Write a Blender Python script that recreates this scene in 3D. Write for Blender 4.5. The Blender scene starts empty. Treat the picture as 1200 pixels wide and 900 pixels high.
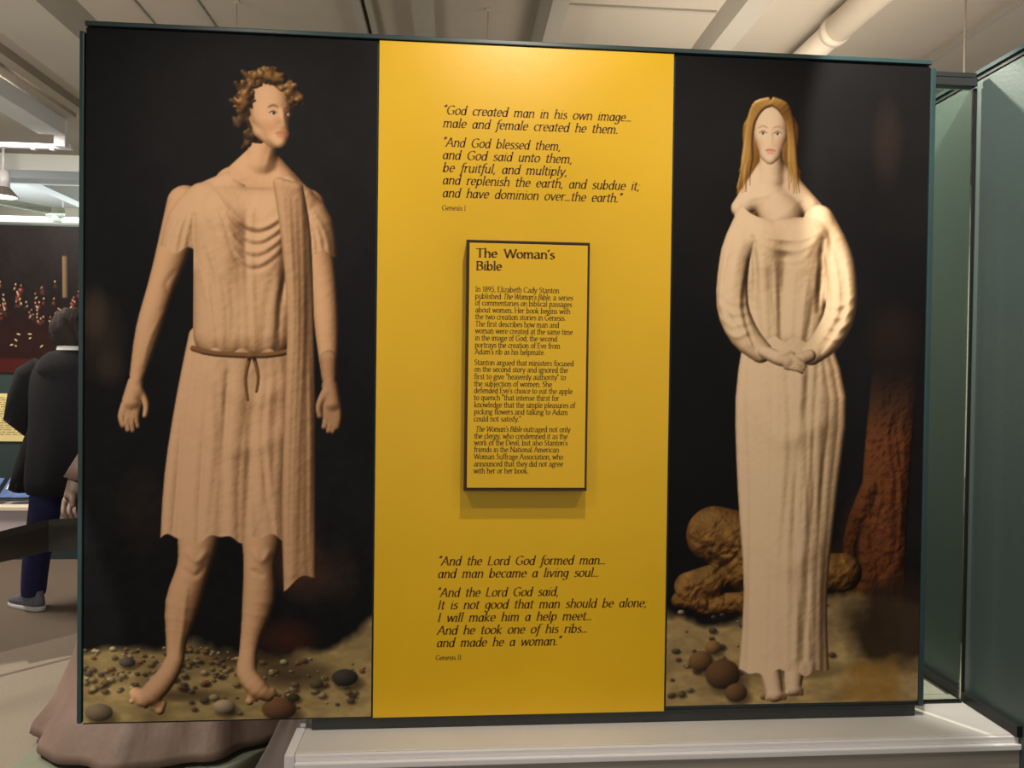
import bpy, bmesh, math, random
import numpy as np
from mathutils import Vector, Matrix

random.seed(7)
rng = np.random.default_rng(11)
S = bpy.context.scene
COL = S.collection

# ------------------------------------------------------------------ camera
YAW, PITCH, ROLL = -0.0766, -0.01418, -0.01262
cam_d = bpy.data.cameras.new('camera')
cam_d.sensor_width = 36.0
cam_d.lens = 870 / 1200 * 36.0
cam_d.clip_start = 0.05
cam = bpy.data.objects.new('camera', cam_d)
COL.objects.link(cam)
_M = (Matrix.Rotation(YAW, 3, 'Z') @ Matrix.Rotation(PITCH, 3, 'X') @ Matrix.Rotation(ROLL, 3, 'Y'))
_M = _M @ Matrix(((1, 0, 0), (0, 0, -1), (0, 1, 0)))
cam.matrix_world = Matrix.Translation((1.088, -2.277, 1.433)) @ _M.to_4x4()
S.camera = cam

# ------------------------------------------------------------------ world, lights, exposure
S.view_settings.view_transform = 'Standard'
S.view_settings.look = 'None'
S.view_settings.gamma = 1.0
S.view_settings.exposure = 0.0
w = bpy.data.worlds.new('room_air')
S.world = w
w.use_nodes = True
w.node_tree.nodes['Background'].inputs[0].default_value = (1.0, 0.96, 0.90, 1)
w.node_tree.nodes['Background'].inputs[1].default_value = 0.54


def light(name, kind, loc, target, energy, color=(1, 1, 1), size=0.2, size_y=None, angle=60, blend=0.4):
    d = bpy.data.lights.new(name, kind)
    d.energy = energy
    d.color = color
    if kind == 'AREA':
        d.size = size
        if size_y:
            d.shape = 'RECTANGLE'
            d.size_y = size_y
    else:
        d.shadow_soft_size = size
    if kind == 'SPOT':
        d.spot_size = math.radians(angle)
        d.spot_blend = blend
    o = bpy.data.objects.new(name, d)
    COL.objects.link(o)
    o.location = loc
    v = Vector(target) - Vector(loc)
    o.rotation_euler = v.to_track_quat('-Z', 'Y').to_euler()
    return o


WARM = (1.0, 0.90, 0.76)
light('board_spot', 'SPOT', (1.36, -1.15, 3.25), (1.3, 0, 1.75), 92, WARM, 0.03, angle=92, blend=0.9)
light('board_spot', 'SPOT', (0.1, -1.7, 3.2), (0.25, 0, 1.1), 62, WARM, 0.06, angle=66, blend=0.9)
light('board_spot', 'SPOT', (2.35, -1.7, 3.2), (2.3, 0, 1.1), 56, WARM, 0.06, angle=64, blend=0.9)
light('case_spot', 'SPOT', (2.05, -0.75, 3.2), (2.83, -0.05, 2.0), 190, (1, .95, .84), 0.03, angle=50, blend=0.2)
light('case_spot', 'SPOT', (2.15, 0.75, 3.15), (2.83, 0.3, 2.0), 190, (1, .95, .78), 0.03, angle=52, blend=0.3)
light('floor_spot', 'SPOT', (-2.2, 0.2, 3.1), (-0.75, 0.62, 0), 560, (1, .98, .86), 0.02, angle=30, blend=0.08)
light('floor_spot', 'SPOT', (-1.3, -1.4, 3.1), (-0.45, 0.75, 0), 330, (1, .97, .86), 0.02, angle=30, blend=0.08)
light('ceiling_bounce', 'AREA', (2.6, 1.2, 2.2), (2.9, 1.6, 3.3), 30, (1, .90, .78), 1.2)  # added unseen area lights, standing in for floor bounce onto the ceiling
light('ceiling_bounce', 'AREA', (-1.0, 0.9, 1.3), (-1.3, 2.0, 3.3), 22, (1, .92, .82), 1.0)
light('gallery_glow', 'AREA', (-3.4, 5.6, 3.0), (-3.4, 6.2, 0), 90, (.9, .97, 1.0), 2.5)
light('gallery_uplight', 'AREA', (-4.0, 6.2, 2.62), (-3.6, 6.0, 3.6), 28, (.85, .95, 1.0), 2.0)
light('gallery_lamp', 'AREA', (-2.2, 2.4, 3.2), (-1.9, 3.2, 0.2), 100, (1, .9, .76), 0.8)


# ------------------------------------------------------------------ materials
def s2l(c):
    c = np.asarray(c, float) / 255.0
    return np.where(c <= 0.04045, c / 12.92, ((c + 0.055) / 1.055) ** 2.4)


def mat(name, rgb, rough=0.6, metal=0.0, var=0.0, scale=8.0, bump=0.0, bscale=60.0, spec=0.5, stretch=None):
    m = bpy.data.materials.new(name)
    m.use_nodes = True
    nt = m.node_tree
    b = nt.nodes['Principled BSDF']
    lin = s2l(rgb)
    b.inputs['Base Color'].default_value = (*lin, 1)
    b.inputs['Roughness'].default_value = rough
    b.inputs['Metallic'].default_value = metal
    b.inputs['Specular IOR Level'].default_value = spec
    tc = nt.nodes.new('ShaderNodeTexCoord')
    mp = nt.nodes.new('ShaderNodeMapping')
    nt.links.new(tc.outputs['Object'], mp.inputs['Vector'])
    if stretch:
        mp.inputs['Scale'].default_value = stretch
    if var > 0:
        n = nt.nodes.new('ShaderNodeTexNoise')
        n.inputs['Scale'].default_value = scale
        n.inputs['Detail'].default_value = 5
        nt.links.new(mp.outputs[0], n.inputs['Vector'])
        r = nt.nodes.new('ShaderNodeValToRGB')
        r.color_ramp.elements[0].position = 0.3
        r.color_ramp.elements[1].position = 0.7
        r.color_ramp.elements[0].color = (*(lin * (1 - var)), 1)
        r.color_ramp.elements[1].color = (*np.minimum(lin * (1 + var), 1), 1)
        nt.links.new(n.outputs['Fac'], r.inputs['Fac'])
        nt.links.new(r.outputs['Color'], b.inputs['Base Color'])
    if bump > 0:
        n2 = nt.nodes.new('ShaderNodeTexNoise')
        n2.inputs['Scale'].default_value = bscale
        n2.inputs['Detail'].default_value = 6
        nt.links.new(mp.outputs[0], n2.inputs['Vector'])
        bp = nt.nodes.new('ShaderNodeBump')
        bp.inputs['Strength'].default_value = bump
        bp.inputs['Distance'].default_value = 0.01
        nt.links.new(n2.outputs['Fac'], bp.inputs['Height'])
        nt.links.new(bp.outputs['Normal'], b.inputs['Normal'])
    return m


def print_mat(name, rough=0.4):
    m = bpy.data.materials.new(name)
    m.use_nodes = True
    nt = m.node_tree
    b = nt.nodes['Principled BSDF']
    a = nt.nodes.new('ShaderNodeVertexColor')
    a.layer_name = 'paint'
    nt.links.new(a.outputs['Color'], b.inputs['Base Color'])
    b.inputs['Roughness'].default_value = rough
    b.inputs['Specular IOR Level'].default_value = 0.16
    return m


def emit_mat(name, rgb, strength):
    m = bpy.data.materials.new(name)
    m.use_nodes = True
    b = m.node_tree.nodes['Principled BSDF']
    b.inputs['Base Color'].default_value = (*s2l(rgb), 1)
    b.inputs['Emission Color'].default_value = (*s2l(rgb), 1)
    b.inputs['Emission Strength'].default_value = strength
    return m


M = {
    'yellow': mat('yellow_vinyl', (240, 190, 26), 0.36, var=0.03, scale=3, bump=0.03, bscale=30),
    'teal': mat('teal_frame', (48, 68, 70), 0.32, var=0.06, scale=12),
    'teal_wall': mat('teal_wall_paint', (72, 86, 84), 0.42, var=0.06, scale=2.2, bump=0.05, bscale=90),
    'teal_dark': mat('dark_teal_board', (44, 60, 60), 0.5, var=0.08, scale=5),
    'black': mat('black_trim', (22, 23, 23), 0.45),
    'charcoal': mat('charcoal_track', (48, 50, 50), 0.4, var=0.1, scale=6),
    'bronze_edge': mat('dark_bronze_edge', (72, 50, 26), 0.35, metal=0.4),
    'ink': mat('brown_ink', (92, 52, 12), 0.55),
    'ink_small': mat('fine_brown_ink', (84, 54, 16), 0.55),
    'deck': mat('pale_stone_deck', (226, 222, 216), 0.5, var=0.05, scale=4, bump=0.05, bscale=40),
    'white_metal': mat('white_enamelled_metal', (246, 242, 242), 0.35),
    'taupe': mat('taupe_plinth_face', (168, 158, 146), 0.6, var=0.05, scale=2),
    'ceiling': mat('beige_painted_concrete', (176, 165, 148), 0.85, var=0.05, scale=1.3, bump=0.15, bscale=25),
    'ceiling_grey': mat('grey_beige_beam_paint', (166, 158, 144), 0.8, var=0.05, scale=1.5, bump=0.1, bscale=30),
    'ceiling_white': mat('off_white_ceiling_paint', (214, 216, 214), 0.8, var=0.04, scale=1),
    'pipe': mat('cream_pipe_paint', (206, 192, 170), 0.5, var=0.04, scale=5),
    'white': mat('white_track', (226, 224, 228), 0.4),
    'cream_wall': mat('cream_far_wall', (236, 226, 204), 0.8, var=0.03, scale=1),
    'track_green': mat('pale_green_fitting', (190, 198, 180), 0.5),
    'carpet': mat('taupe_carpet', (122, 108, 94), 0.95, var=0.16, scale=160, bump=0.6, bscale=400),
    'bronze': mat('brown_statue', (100, 78, 66), 0.6, var=0.22, scale=5, bump=0.35, bscale=22, stretch=(1, 1, .35)),
    'platform': mat('grey_green_platform', (98, 98, 82), 0.55, var=0.05, scale=4),
    'pale_cloth': mat('pale_pink_cloth', (206, 188, 178), 0.8, var=0.06, scale=6, bump=0.2, bscale=14),
    'coat': mat('black_fleece', (9, 9, 15), 1.0, var=0.2, scale=30, bump=0.5, bscale=150),
    'trousers': mat('navy_trousers', (30, 34, 80), 0.85, var=0.18, scale=20, bump=0.3, bscale=60),
    'hair': mat('dark_brown_hair', (28, 18, 13), 0.9, var=0.35, scale=26, bump=0.6, bscale=60, stretch=(1, 1, .2)),
    'skin': mat('skin', (196, 150, 124), 0.55, var=0.05, scale=8),
    'shirt': mat('white_collar', (220, 220, 216), 0.8),
    'shoe': mat('grey_shoe_mesh', (110, 112, 124), 0.75, var=0.2, scale=60),
    'sole': mat('pale_shoe_sole', (206, 204, 200), 0.6),
    'rail': mat('dark_bronze_rail', (32, 28, 22), 0.45, var=0.15, scale=8, bump=0.1),
    'blue_print': mat('blue_printed_card', (92, 120, 178), 0.5, var=0.35, scale=9),
    'lavender': mat('pale_lavender_laminate', (208, 198, 204), 0.5, var=0.04, scale=3),
    'label_paper': mat('cream_label_paper', (232, 214, 150), 0.6, var=0.03, scale=3),
    'label_ink': mat('grey_ochre_ink', (150, 132, 80), 0.6),
    'print': print_mat('printed_canvas', 0.5),
    'bulb': emit_mat('lamp_glow', (255, 250, 236), 5.0),
}
gl = bpy.data.materials.new('clear_glass')
gl.use_nodes = True
_nt = gl.node_tree
_nt.nodes.remove(_nt.nodes['Principled BSDF'])
_t = _nt.nodes.new('ShaderNodeBsdfTransparent')
_t.inputs[0].default_value = (0.86, 0.90, 0.84, 1)
_g = _nt.nodes.new('ShaderNodeBsdfGlossy')
_g.inputs['Roughness'].default_value = 0.03
_f = _nt.nodes.new('ShaderNodeFresnel')
_f.inputs[0].default_value = 1.5
_mx = _nt.nodes.new('ShaderNodeMixShader')
_nt.links.new(_f.outputs[0], _mx.inputs[0])
_nt.links.new(_t.outputs[0], _mx.inputs[1])
_nt.links.new(_g.outputs[0], _mx.inputs[2])
_nt.links.new(_mx.outputs[0], _nt.nodes['Material Output'].inputs['Surface'])
M['glass'] = gl


# ------------------------------------------------------------------ mesh helpers
def link(name, me, m, parent=None):
    o = bpy.data.objects.new(name, me)
    COL.objects.link(o)
    if m is not None and len(me.materials) == 0:
        me.materials.append(m)
    if parent is not None:
        o.parent = parent
    return o


def thing(name, label, cat, loc=(0, 0, 0), group=None):
    o = bpy.data.objects.new(name, None)
    o.empty_display_size = 0.1
    COL.objects.link(o)
    o.location = loc
    o['label'] = label
    o['category'] = cat
    if group:
        o['group'] = group
    return o


def tag(o, label, cat, group=None):
    o['label'] = label
    o['category'] = cat
    if group:
        o['group'] = group
    return o


def struct(o):
    o['kind'] = 'structure'
    return o


def bmesh_obj(name, bm, m, parent=None, smooth=False):
    me = bpy.data.meshes.new(name)
    bm.normal_update()
    bm.to_mesh(me)
    bm.free()
    if smooth:
        for p in me.polygons:
            p.use_smooth = True
    return link(name, me, m, parent)


def add_box(bm, lo, hi, bev=0.0):
    vs = [bm.verts.new((x, y, z)) for x in (lo[0], hi[0]) for y in (lo[1], hi[1]) for z in (lo[2], hi[2])]
    fs = [(0, 1, 3, 2), (4, 6, 7, 5), (0, 4, 5, 1), (2, 3, 7, 6), (0, 2, 6, 4), (1, 5, 7, 3)]
    ff = [bm.faces.new([vs[i] for i in f]) for f in fs]
    if bev > 0:
        es = list({e for f in ff for e in f.edges})
        bmesh.ops.bevel(bm, geom=es, offset=bev, segments=2, profile=0.6, affect='EDGES')


def box(name, lo, hi, m, parent=None, bev=0.0):
    """box in world coordinates; stored relative to its parent"""
    off = parent.location if parent is not None else Vector((0, 0, 0))
    if parent is not None and parent.parent is not None:
        off = off + parent.parent.location
    bm = bmesh.new()
    lo = [lo[i] - off[i] for i in range(3)]
    hi = [hi[i] - off[i] for i in range(3)]
    add_box(bm, lo, hi, bev)
    return bmesh_obj(name, bm, m, parent)


def prism(name, prof, y0, y1, m, parent=None, axis='y'):
    """extrude a closed (a, z) profile along y (or x)"""
    bm = bmesh.new()
    f = (lambda a, t, z: (a, t, z)) if axis == 'y' else (lambda a, t, z: (t, a, z))
    A = [bm.verts.new(f(a, y0, z)) for a, z in prof]
    B = [bm.verts.new(f(a, y1, z)) for a, z in prof]
    n = len(prof)
    bm.faces.new(A)
    bm.faces.new(B[::-1])
    for i in range(n):
        j = (i + 1) % n
        bm.faces.new((A[i], B[i], B[j], A[j]))
    bmesh.ops.recalc_face_normals(bm, faces=bm.faces[:])
    return bmesh_obj(name, bm, m, parent)


def add_tube(bm, pts, radii, seg=16, cap=True):
    rings = []
    pts = [Vector(p) for p in pts]
    a = None
    for i, p in enumerate(pts):
        d = (pts[min(i + 1, len(pts) - 1)] - pts[max(i - 1, 0)]).normalized()
        if a is None:
            up = Vector((0, 0, 1)) if abs(d.z) < 0.9 else Vector((1, 0, 0))
            a = d.cross(up).normalized()
        else:
            a = (a - d * a.dot(d)).normalized()
        b = d.cross(a).normalized()
        r = radii[i] if hasattr(radii, '__len__') else radii
        rings.append([bm.verts.new(p + (a * math.cos(t) + b * math.sin(t)) * r)
                      for t in [2 * math.pi * k / seg for k in range(seg)]])
    for i in range(len(rings) - 1):
        for k in range(seg):
            bm.faces.new((rings[i][k], rings[i][(k + 1) % seg], rings[i + 1][(k + 1) % seg], rings[i + 1][k]))
    if cap:
        bm.faces.new(rings[0][::-1])
        bm.faces.new(rings[-1])


def tube(name, pts, radii, m, parent=None, seg=16):
    bm = bmesh.new()
    add_tube(bm, pts, radii, seg)
    bmesh.ops.recalc_face_normals(bm, faces=bm.faces[:])
    return bmesh_obj(name, bm, m, parent, smooth=True)


def loft(name, rings, m, parent=None, cap=True, subsurf=0):
    """rings: list of equal-length lists of points"""
    bm = bmesh.new()
    R = [[bm.verts.new(p) for p in r] for r in rings]
    n = len(R[0])
    for i in range(len(R) - 1):
        for k in range(n):
            bm.faces.new((R[i][k], R[i][(k + 1) % n], R[i + 1][(k + 1) % n], R[i + 1][k]))
    if cap:
        bm.faces.new(R[0][::-1])
        bm.faces.new(R[-1])
    bmesh.ops.recalc_face_normals(bm, faces=bm.faces[:])
    o = bmesh_obj(name, bm, m, parent, smooth=True)
    if subsurf:
        md = o.modifiers.new('sub', 'SUBSURF')
        md.levels = md.render_levels = subsurf
    return o


def skin(name, verts, edges, radii, m, parent=None, levels=2, root=0):
    me = bpy.data.meshes.new(name)
    me.from_pydata(verts, edges, [])
    o = link(name, me, m, parent)
    md = o.modifiers.new('skin', 'SKIN')
    md.use_smooth_shade = True
    sv = me.skin_vertices[0].data
    for i, r in enumerate(radii):
        sv[i].radius = r if hasattr(r, '__len__') else (r, r)
        sv[i].use_root = (i == root)
    sd = o.modifiers.new('sub', 'SUBSURF')
    sd.levels = sd.render_levels = levels
    return o


# ------------------------------------------------------------------ the room
FLOOR = struct(box('floor', (-9, -5, -0.1), (6, 10, 0), M['carpet']))
CEIL = struct(box('ceiling', (-9, -5, 3.3), (6, 4.55, 3.42), M['ceiling']))
struct(box('wall_back', (-9, 8.0, 0), (6, 8.1, 3.7), M['cream_wall']))


def beam(x0, x1, z, m, y0=-5, y1=4.5, top=3.3, taper=0.0):
    return prism('ceiling_beam', [(x0, z), (x1, z), (x1 + taper, top), (x0 - taper, top)], y0, y1, M[m], CEIL)


# ribs of the concrete ceiling, all running away from the board
beam(-1.27, -0.90, 3.16, 'ceiling_grey', taper=0.05)
beam(-1.62, -1.54, 3.24, 'ceiling_grey')
beam(-0.56, -0.545, 3.285, 'ceiling_grey')
beam(-0.24, -0.225, 3.285, 'ceiling_grey')
beam(0.56, 0.60, 3.24, 'ceiling_grey')
beam(0.62, 0.65, 3.26, 'ceiling_grey')
beam(0.86, 0.94, 3.22, 'ceiling_grey', taper=0.02)
beam(1.52, 1.60, 3.16, 'ceiling_grey', taper=0.03)
beam(2.44, 2.56, 3.20, 'ceiling_grey', taper=0.03)
beam(3.80, 3.84, 3.27, 'ceiling_grey')
for k, yy in enumerate((1.45, 2.05, 2.9, 3.7)):
    box('ceiling_joint', (1.62, yy, 3.288), (2.4, yy + 0.02, 3.3), M['ceiling_grey'], CEIL)
# the lower, paler ceiling of the gallery beyond
far = struct(box('trim_1', (-9, 4.55, 3.16), (6, 4.85, 3.42), M['ceiling_white']))
far2 = struct(box('trim_2', (-9, 4.85, 3.55), (6, 8.1, 3.65), M['ceiling_white']))
for k, (xa, xb) in enumerate(((-6.2, -5.9), (-3.3, -3.15))):
    prism('ceiling_beam', [(xa, 3.3), (xb, 3.3), (xb, 3.56), (xa, 3.56)], 4.85, 8.0, M['ceiling_white'], far2)

# right hand wall of the display case
wr = struct(box('wall_right', (2.83, -0.75, 0), (2.95, 3.2, 2.455), M['teal_wall']))
box('wall_cap', (2.822, -0.75, 2.455), (2.958, 3.2, 2.468), M['teal'], wr)
box('cap_groove', (2.826, -0.75, 2.438), (2.829, 3.2, 2.446), M['black'], wr)
bb = struct(box('baseboard_right', (2.812, -0.15, 0.341), (2.83, 0.75, 0.372), M['black']))
box('baseboard_lip', (2.810, -0.15, 0.372), (2.829, 0.75, 0.375), M['charcoal'], bb)

# glass beside the board
gp = thing('glass_partition', 'narrow clear glass pane in black metal frame between the picture board and the teal wall',
           'glass panel', (2.70, 0.09, 0.34))
box('glass_pane', (2.60, 0.094, 0.342), (2.805, 0.100, 2.40), M['glass'], gp)
box('frame_rail', (2.57, 0.075, 2.405), (2.806, 0.115, 2.432), M['charcoal'], gp, 0.003)
box('frame_rail', (2.57, 0.080, 2.435), (2.806, 0.11, 2.452), M['charcoal'], gp, 0.003)
box('frame_post', (2.806, 0.09, 0.376), (2.816, 0.104, 2.405), M['black'], gp, 0.002)
box('sill_seal', (2.60, 0.088, 0.341), (2.805, 0.106, 0.347), M['black'], gp)

# ------------------------------------------------------------------ base under the board
pl = thing('plinth', 'long low white-topped base with metal lip running under the picture board', 'plinth', (1.7, -0.05, 0))
box('deck', (0.645, -0.125, 0.325), (2.83, 0.16, 0.34), M['deck'], pl, 0.002)
box('deck', (2.42, 0.161, 0.325), (2.80, 0.95, 0.34), M['deck'], pl)
box('front_lip', (0.645, -0.137, 0.318), (2.829, -0.1255, 0.337), M['white_metal'], pl, 0.003)
box('front_lip', (0.645, -0.150, 0.300), (2.829, -0.127, 0.3175), M['white_metal'], pl, 0.003)
box('end_trim', (0.618, -0.150, 0.300), (0.6445, 0.02, 0.343), M['white_metal'], pl, 0.002)
box('end_trim', (0.628, 0.021, 0.300), (0.6445, 0.10, 0.355), M['white_metal'], pl, 0.002)
box('front_panel', (0.640, -0.140, 0.0), (2.829, -0.128, 0.2995), M['taupe'], pl)
box('side_panel', (0.622, -0.140, 0.0), (0.6395, 0.15, 0.2995), M['white_metal'], pl)
box('upstand', (0.665, 0.004, 0.341), (2.585, 0.05, 0.3765), M['charcoal'], pl, 0.002)

# ------------------------------------------------------------------ printed pictures (flat print on flat panels)
def vnoise(h, w_, cy, cx, seed):
    r = np.random.default_rng(seed)
    g = r.random((cy + 3, cx + 3))
    y = np.linspace(0, cy, h)
    x = np.linspace(0, cx, w_)
    yi = y.astype(int)
    xi = x.astype(int)
    fy = (y - yi)[:, None]
    fx = (x - xi)[None, :]
    fy = fy * fy * (3 - 2 * fy)
    fx = fx * fx * (3 - 2 * fx)
    a = g[yi][:, xi]
    b = g[yi][:, xi + 1]
    c = g[yi + 1][:, xi]
    d = g[yi + 1][:, xi + 1]
    return (a * (1 - fx) + b * fx) * (1 - fy) + (c * (1 - fx) + d * fx) * fy


def fnoise(h, w_, base, seed, asp=1.0, octs=4):
    t = 0
    amp = 1.0
    tot = 0
    for k in range(octs):
        n = max(2, int(base * 2 ** k))
        t = t + amp * vnoise(h, w_, max(2, int(n * h / w_ * asp)), n, seed + k)
        tot += amp
        amp *= 0.5
    return t / tot - 0.5


class Canvas:
    """numpy canvas of w x h units (v downward), colours are sRGB 0..255"""
    def __init__(s, w_, h_, nx, ny, bg):
        s.w, s.h, s.nx, s.ny = w_, h_, nx, ny
        s.U, s.V = np.meshgrid(np.linspace(0, w_, nx), np.linspace(0, h_, ny))
        s.C = np.zeros((ny, nx, 3)) + np.array(bg, float)

    def blend(s, a, col):
        a = np.clip(a, 0, 1)[..., None]
        s.C = s.C * (1 - a) + np.asarray(col, float) * a

    def noise(s, base, seed, asp=1.0):
        return fnoise(s.ny, s.nx, base, seed, asp)

    def ell(s, u, v, ru, rv, ang=0.0):
        c, q = math.cos(ang), math.sin(ang)
        du, dv = s.U - u, s.V - v
        return ((du * c + dv * q) / ru) ** 2 + ((-du * q + dv * c) / rv) ** 2

    def blob(s, u, v, ru, rv, col, ang=0.0, soft=0.3, a=1.0, lit=0.0):
        e = s.ell(u, v, ru, rv, ang)
        m = np.clip((1 - e) / soft, 0, 1) * a
        col = np.array(col, float)
        if lit:
            nz = np.sqrt(np.clip(1 - e, 0, 1))
            nx_, ny_ = (s.U - u) / ru, (s.V - v) / rv
            sh = np.clip(0.62 * nz - 0.45 * nx_ - 0.5 * ny_, -0.35, 1)
            s.blend(m, np.clip(col[None, None, :] * (1 - lit + lit * (0.45 + 0.75 * sh))[..., None], 0, 255))
        else:
            s.blend(m, col)

    def limb(s, pts, col, shade=(0.42, 1.05), folds=None, lx=-0.5, edge=1.6, hue=(1, .93, .84)):
        """vertical form: rows of (v, left, right); shaded as a rounded body"""
        P = np.array(pts, float)
        v = s.V[:, 0]
        L = np.interp(v, P[:, 0], P[:, 1])[:, None]
        R = np.interp(v, P[:, 0], P[:, 2])[:, None]
        c, hw = (L + R) / 2, np.maximum((R - L) / 2, 0.3)
        d = (s.U - c) / hw
        m = np.clip((1 - np.abs(d)) * hw / edge, 0, 1)
        m = m * np.clip((s.V - P[0, 0]) / 2, 0, 1) * np.clip((P[-1, 0] - s.V) / 2, 0, 1)
        nx_ = np.clip(d, -1, 1)
        if folds is not None:
            nx_ = nx_ + folds
        nz = np.sqrt(np.clip(1 - np.clip(nx_, -1, 1) ** 2, 0, 1))
        sh = np.clip(nz * 0.85 + nx_ * lx, 0, 1.1)
        sh = shade[0] + (shade[1] - shade[0]) * sh
        col = np.array(col, float)[None, None, :]
        warm = np.array(hue)[None, None, :] ** (1.3 * (1.05 - sh))[..., None]
        s.blend(m, np.clip(col * sh[..., None] * warm, 0, 255))

    def path(s, pts, rad, col, lit=0.5, shade=(0.45, 1.05)):
        """tapered limb through points (u, v, r) joined smoothly"""
        best = np.full(s.U.shape, -9.0)
        D = np.zeros_like(best)
        for (a, b) in zip(pts[:-1], pts[1:]):
            du, dv = b[0] - a[0], b[1] - a[1]
            t = np.clip(((s.U - a[0]) * du + (s.V - a[1]) * dv) / (du * du + dv * dv + 1e-6), 0, 1)
            pu, pv = a[0] + du * t, a[1] + dv * t
            r = a[2] + (b[2] - a[2]) * t
            dist = np.hypot(s.U - pu, s.V - pv)
            k = 1 - dist / r
            upd = k > best
            D = np.where(upd, (s.U - pu) / r * 0.85 + (s.V - pv) / r * 0.3, D)
            best = np.where(upd, k, best)
        m = np.clip(best * rad / 1.6, 0, 1)
        nz = np.sqrt(np.clip(1 - (1 - np.clip(best, 0, 1)) ** 2, 0, 1))
        sh = shade[0] + (shade[1] - shade[0]) * np.clip(nz * 0.8 - D * lit, 0, 1.1)
        warm = np.array((1, .93, .84))[None, None, :] ** (1.3 * (1.05 - sh))[..., None]
        s.blend(m, np.clip(np.array(col, float)[None, None, :] * sh[..., None] * warm, 0, 255))

    def stroke(s, pts, r, col, a=0.4):
        """soft tapered brush line through (u, v) points, smoothed"""
        P = []
        n = len(pts)
        for i in range(n - 1):
            p0, p1, p2, p3 = pts[max(i - 1, 0)], pts[i], pts[i + 1], pts[min(i + 2, n - 1)]
            for k in range(4):
                t = k / 4.0
                P.append(tuple(.5 * (2 * p1[q] + (p2[q] - p0[q]) * t + (2 * p0[q] - 5 * p1[q] + 4 * p2[q] - p3[q]) * t * t
                                     + (3 * p1[q] - p0[q] - 3 * p2[q] + p3[q]) * t ** 3) for q in (0, 1)))
        P.append(tuple(pts[-1]))
        us = [p[0] for p in P]
        vs = [p[1] for p in P]
        i0, i1 = [int(np.clip(q / s.w * s.nx, 0, s.nx)) for q in (min(us) - 3 * r, max(us) + 3 * r)]
        j0, j1 = [int(np.clip(q / s.h * s.ny, 0, s.ny)) for q in (min(vs) - 3 * r, max(vs) + 3 * r)]
        if i1 <= i0 or j1 <= j0:
            return
        U, V = s.U[j0:j1, i0:i1], s.V[j0:j1, i0:i1]
        best = np.zeros(U.shape)
        m = len(P) - 1
        for k, (p, q) in enumerate(zip(P[:-1], P[1:])):
            du, dv = q[0] - p[0], q[1] - p[1]
            t = np.clip(((U - p[0]) * du + (V - p[1]) * dv) / (du * du + dv * dv + 1e-6), 0, 1)
            d = np.hypot(U - p[0] - du * t, V - p[1] - dv * t)
            rr = r * (0.25 + 0.75 * math.sin(math.pi * min(1, (k + .5) / m)) ** .6)
            best = np.maximum(best, np.exp(-(d / rr) ** 2))
        a_ = (best * a)[..., None]
        s.C[j0:j1, i0:i1] = s.C[j0:j1, i0:i1] * (1 - a_) + np.array(col, float) * a_

    def fold(s, pts, r, dark, lite, a=.45):
        s.stroke(pts, r, dark, a)
        s.stroke([(p[0] - r * 1.5, p[1] - r * .5) for p in pts], r * .8, lite, a * .7)

    def mesh(s, name, W, H, m, parent, T=None):
        """flat grid of the canvas, W x H metres, in the xz plane; origin lower left"""
        nx, ny = s.nx, s.ny
        X, Z = np.meshgrid(np.linspace(0, W, nx), np.linspace(H, 0, ny))
        co = np.zeros((ny * nx, 3))
        co[:, 0] = X.ravel()
        co[:, 2] = Z.ravel()
        i = np.arange(ny * nx).reshape(ny, nx)
        q = np.stack([i[1:, :-1], i[1:, 1:], i[:-1, 1:], i[:-1, :-1]], -1).reshape(-1, 4)
        me = bpy.data.meshes.new(name)
        me.vertices.add(len(co))
        me.vertices.foreach_set('co', co.ravel())
        me.loops.add(q.size)
        me.loops.foreach_set('vertex_index', q.ravel().astype(np.int32))
        me.polygons.add(len(q))
        me.polygons.foreach_set('loop_start', np.arange(0, q.size, 4, dtype=np.int32))
        me.update(calc_edges=True)
        at = me.color_attributes.new('paint', 'FLOAT_COLOR', 'POINT')
        rgba = np.ones((ny * nx, 4))
        rgba[:, :3] = s2l(np.clip(s.C, 0, 255).reshape(-1, 3))
        at.data.foreach_set('color', rgba.ravel().astype(np.float32))
        return link(name, me, m, parent)


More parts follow.
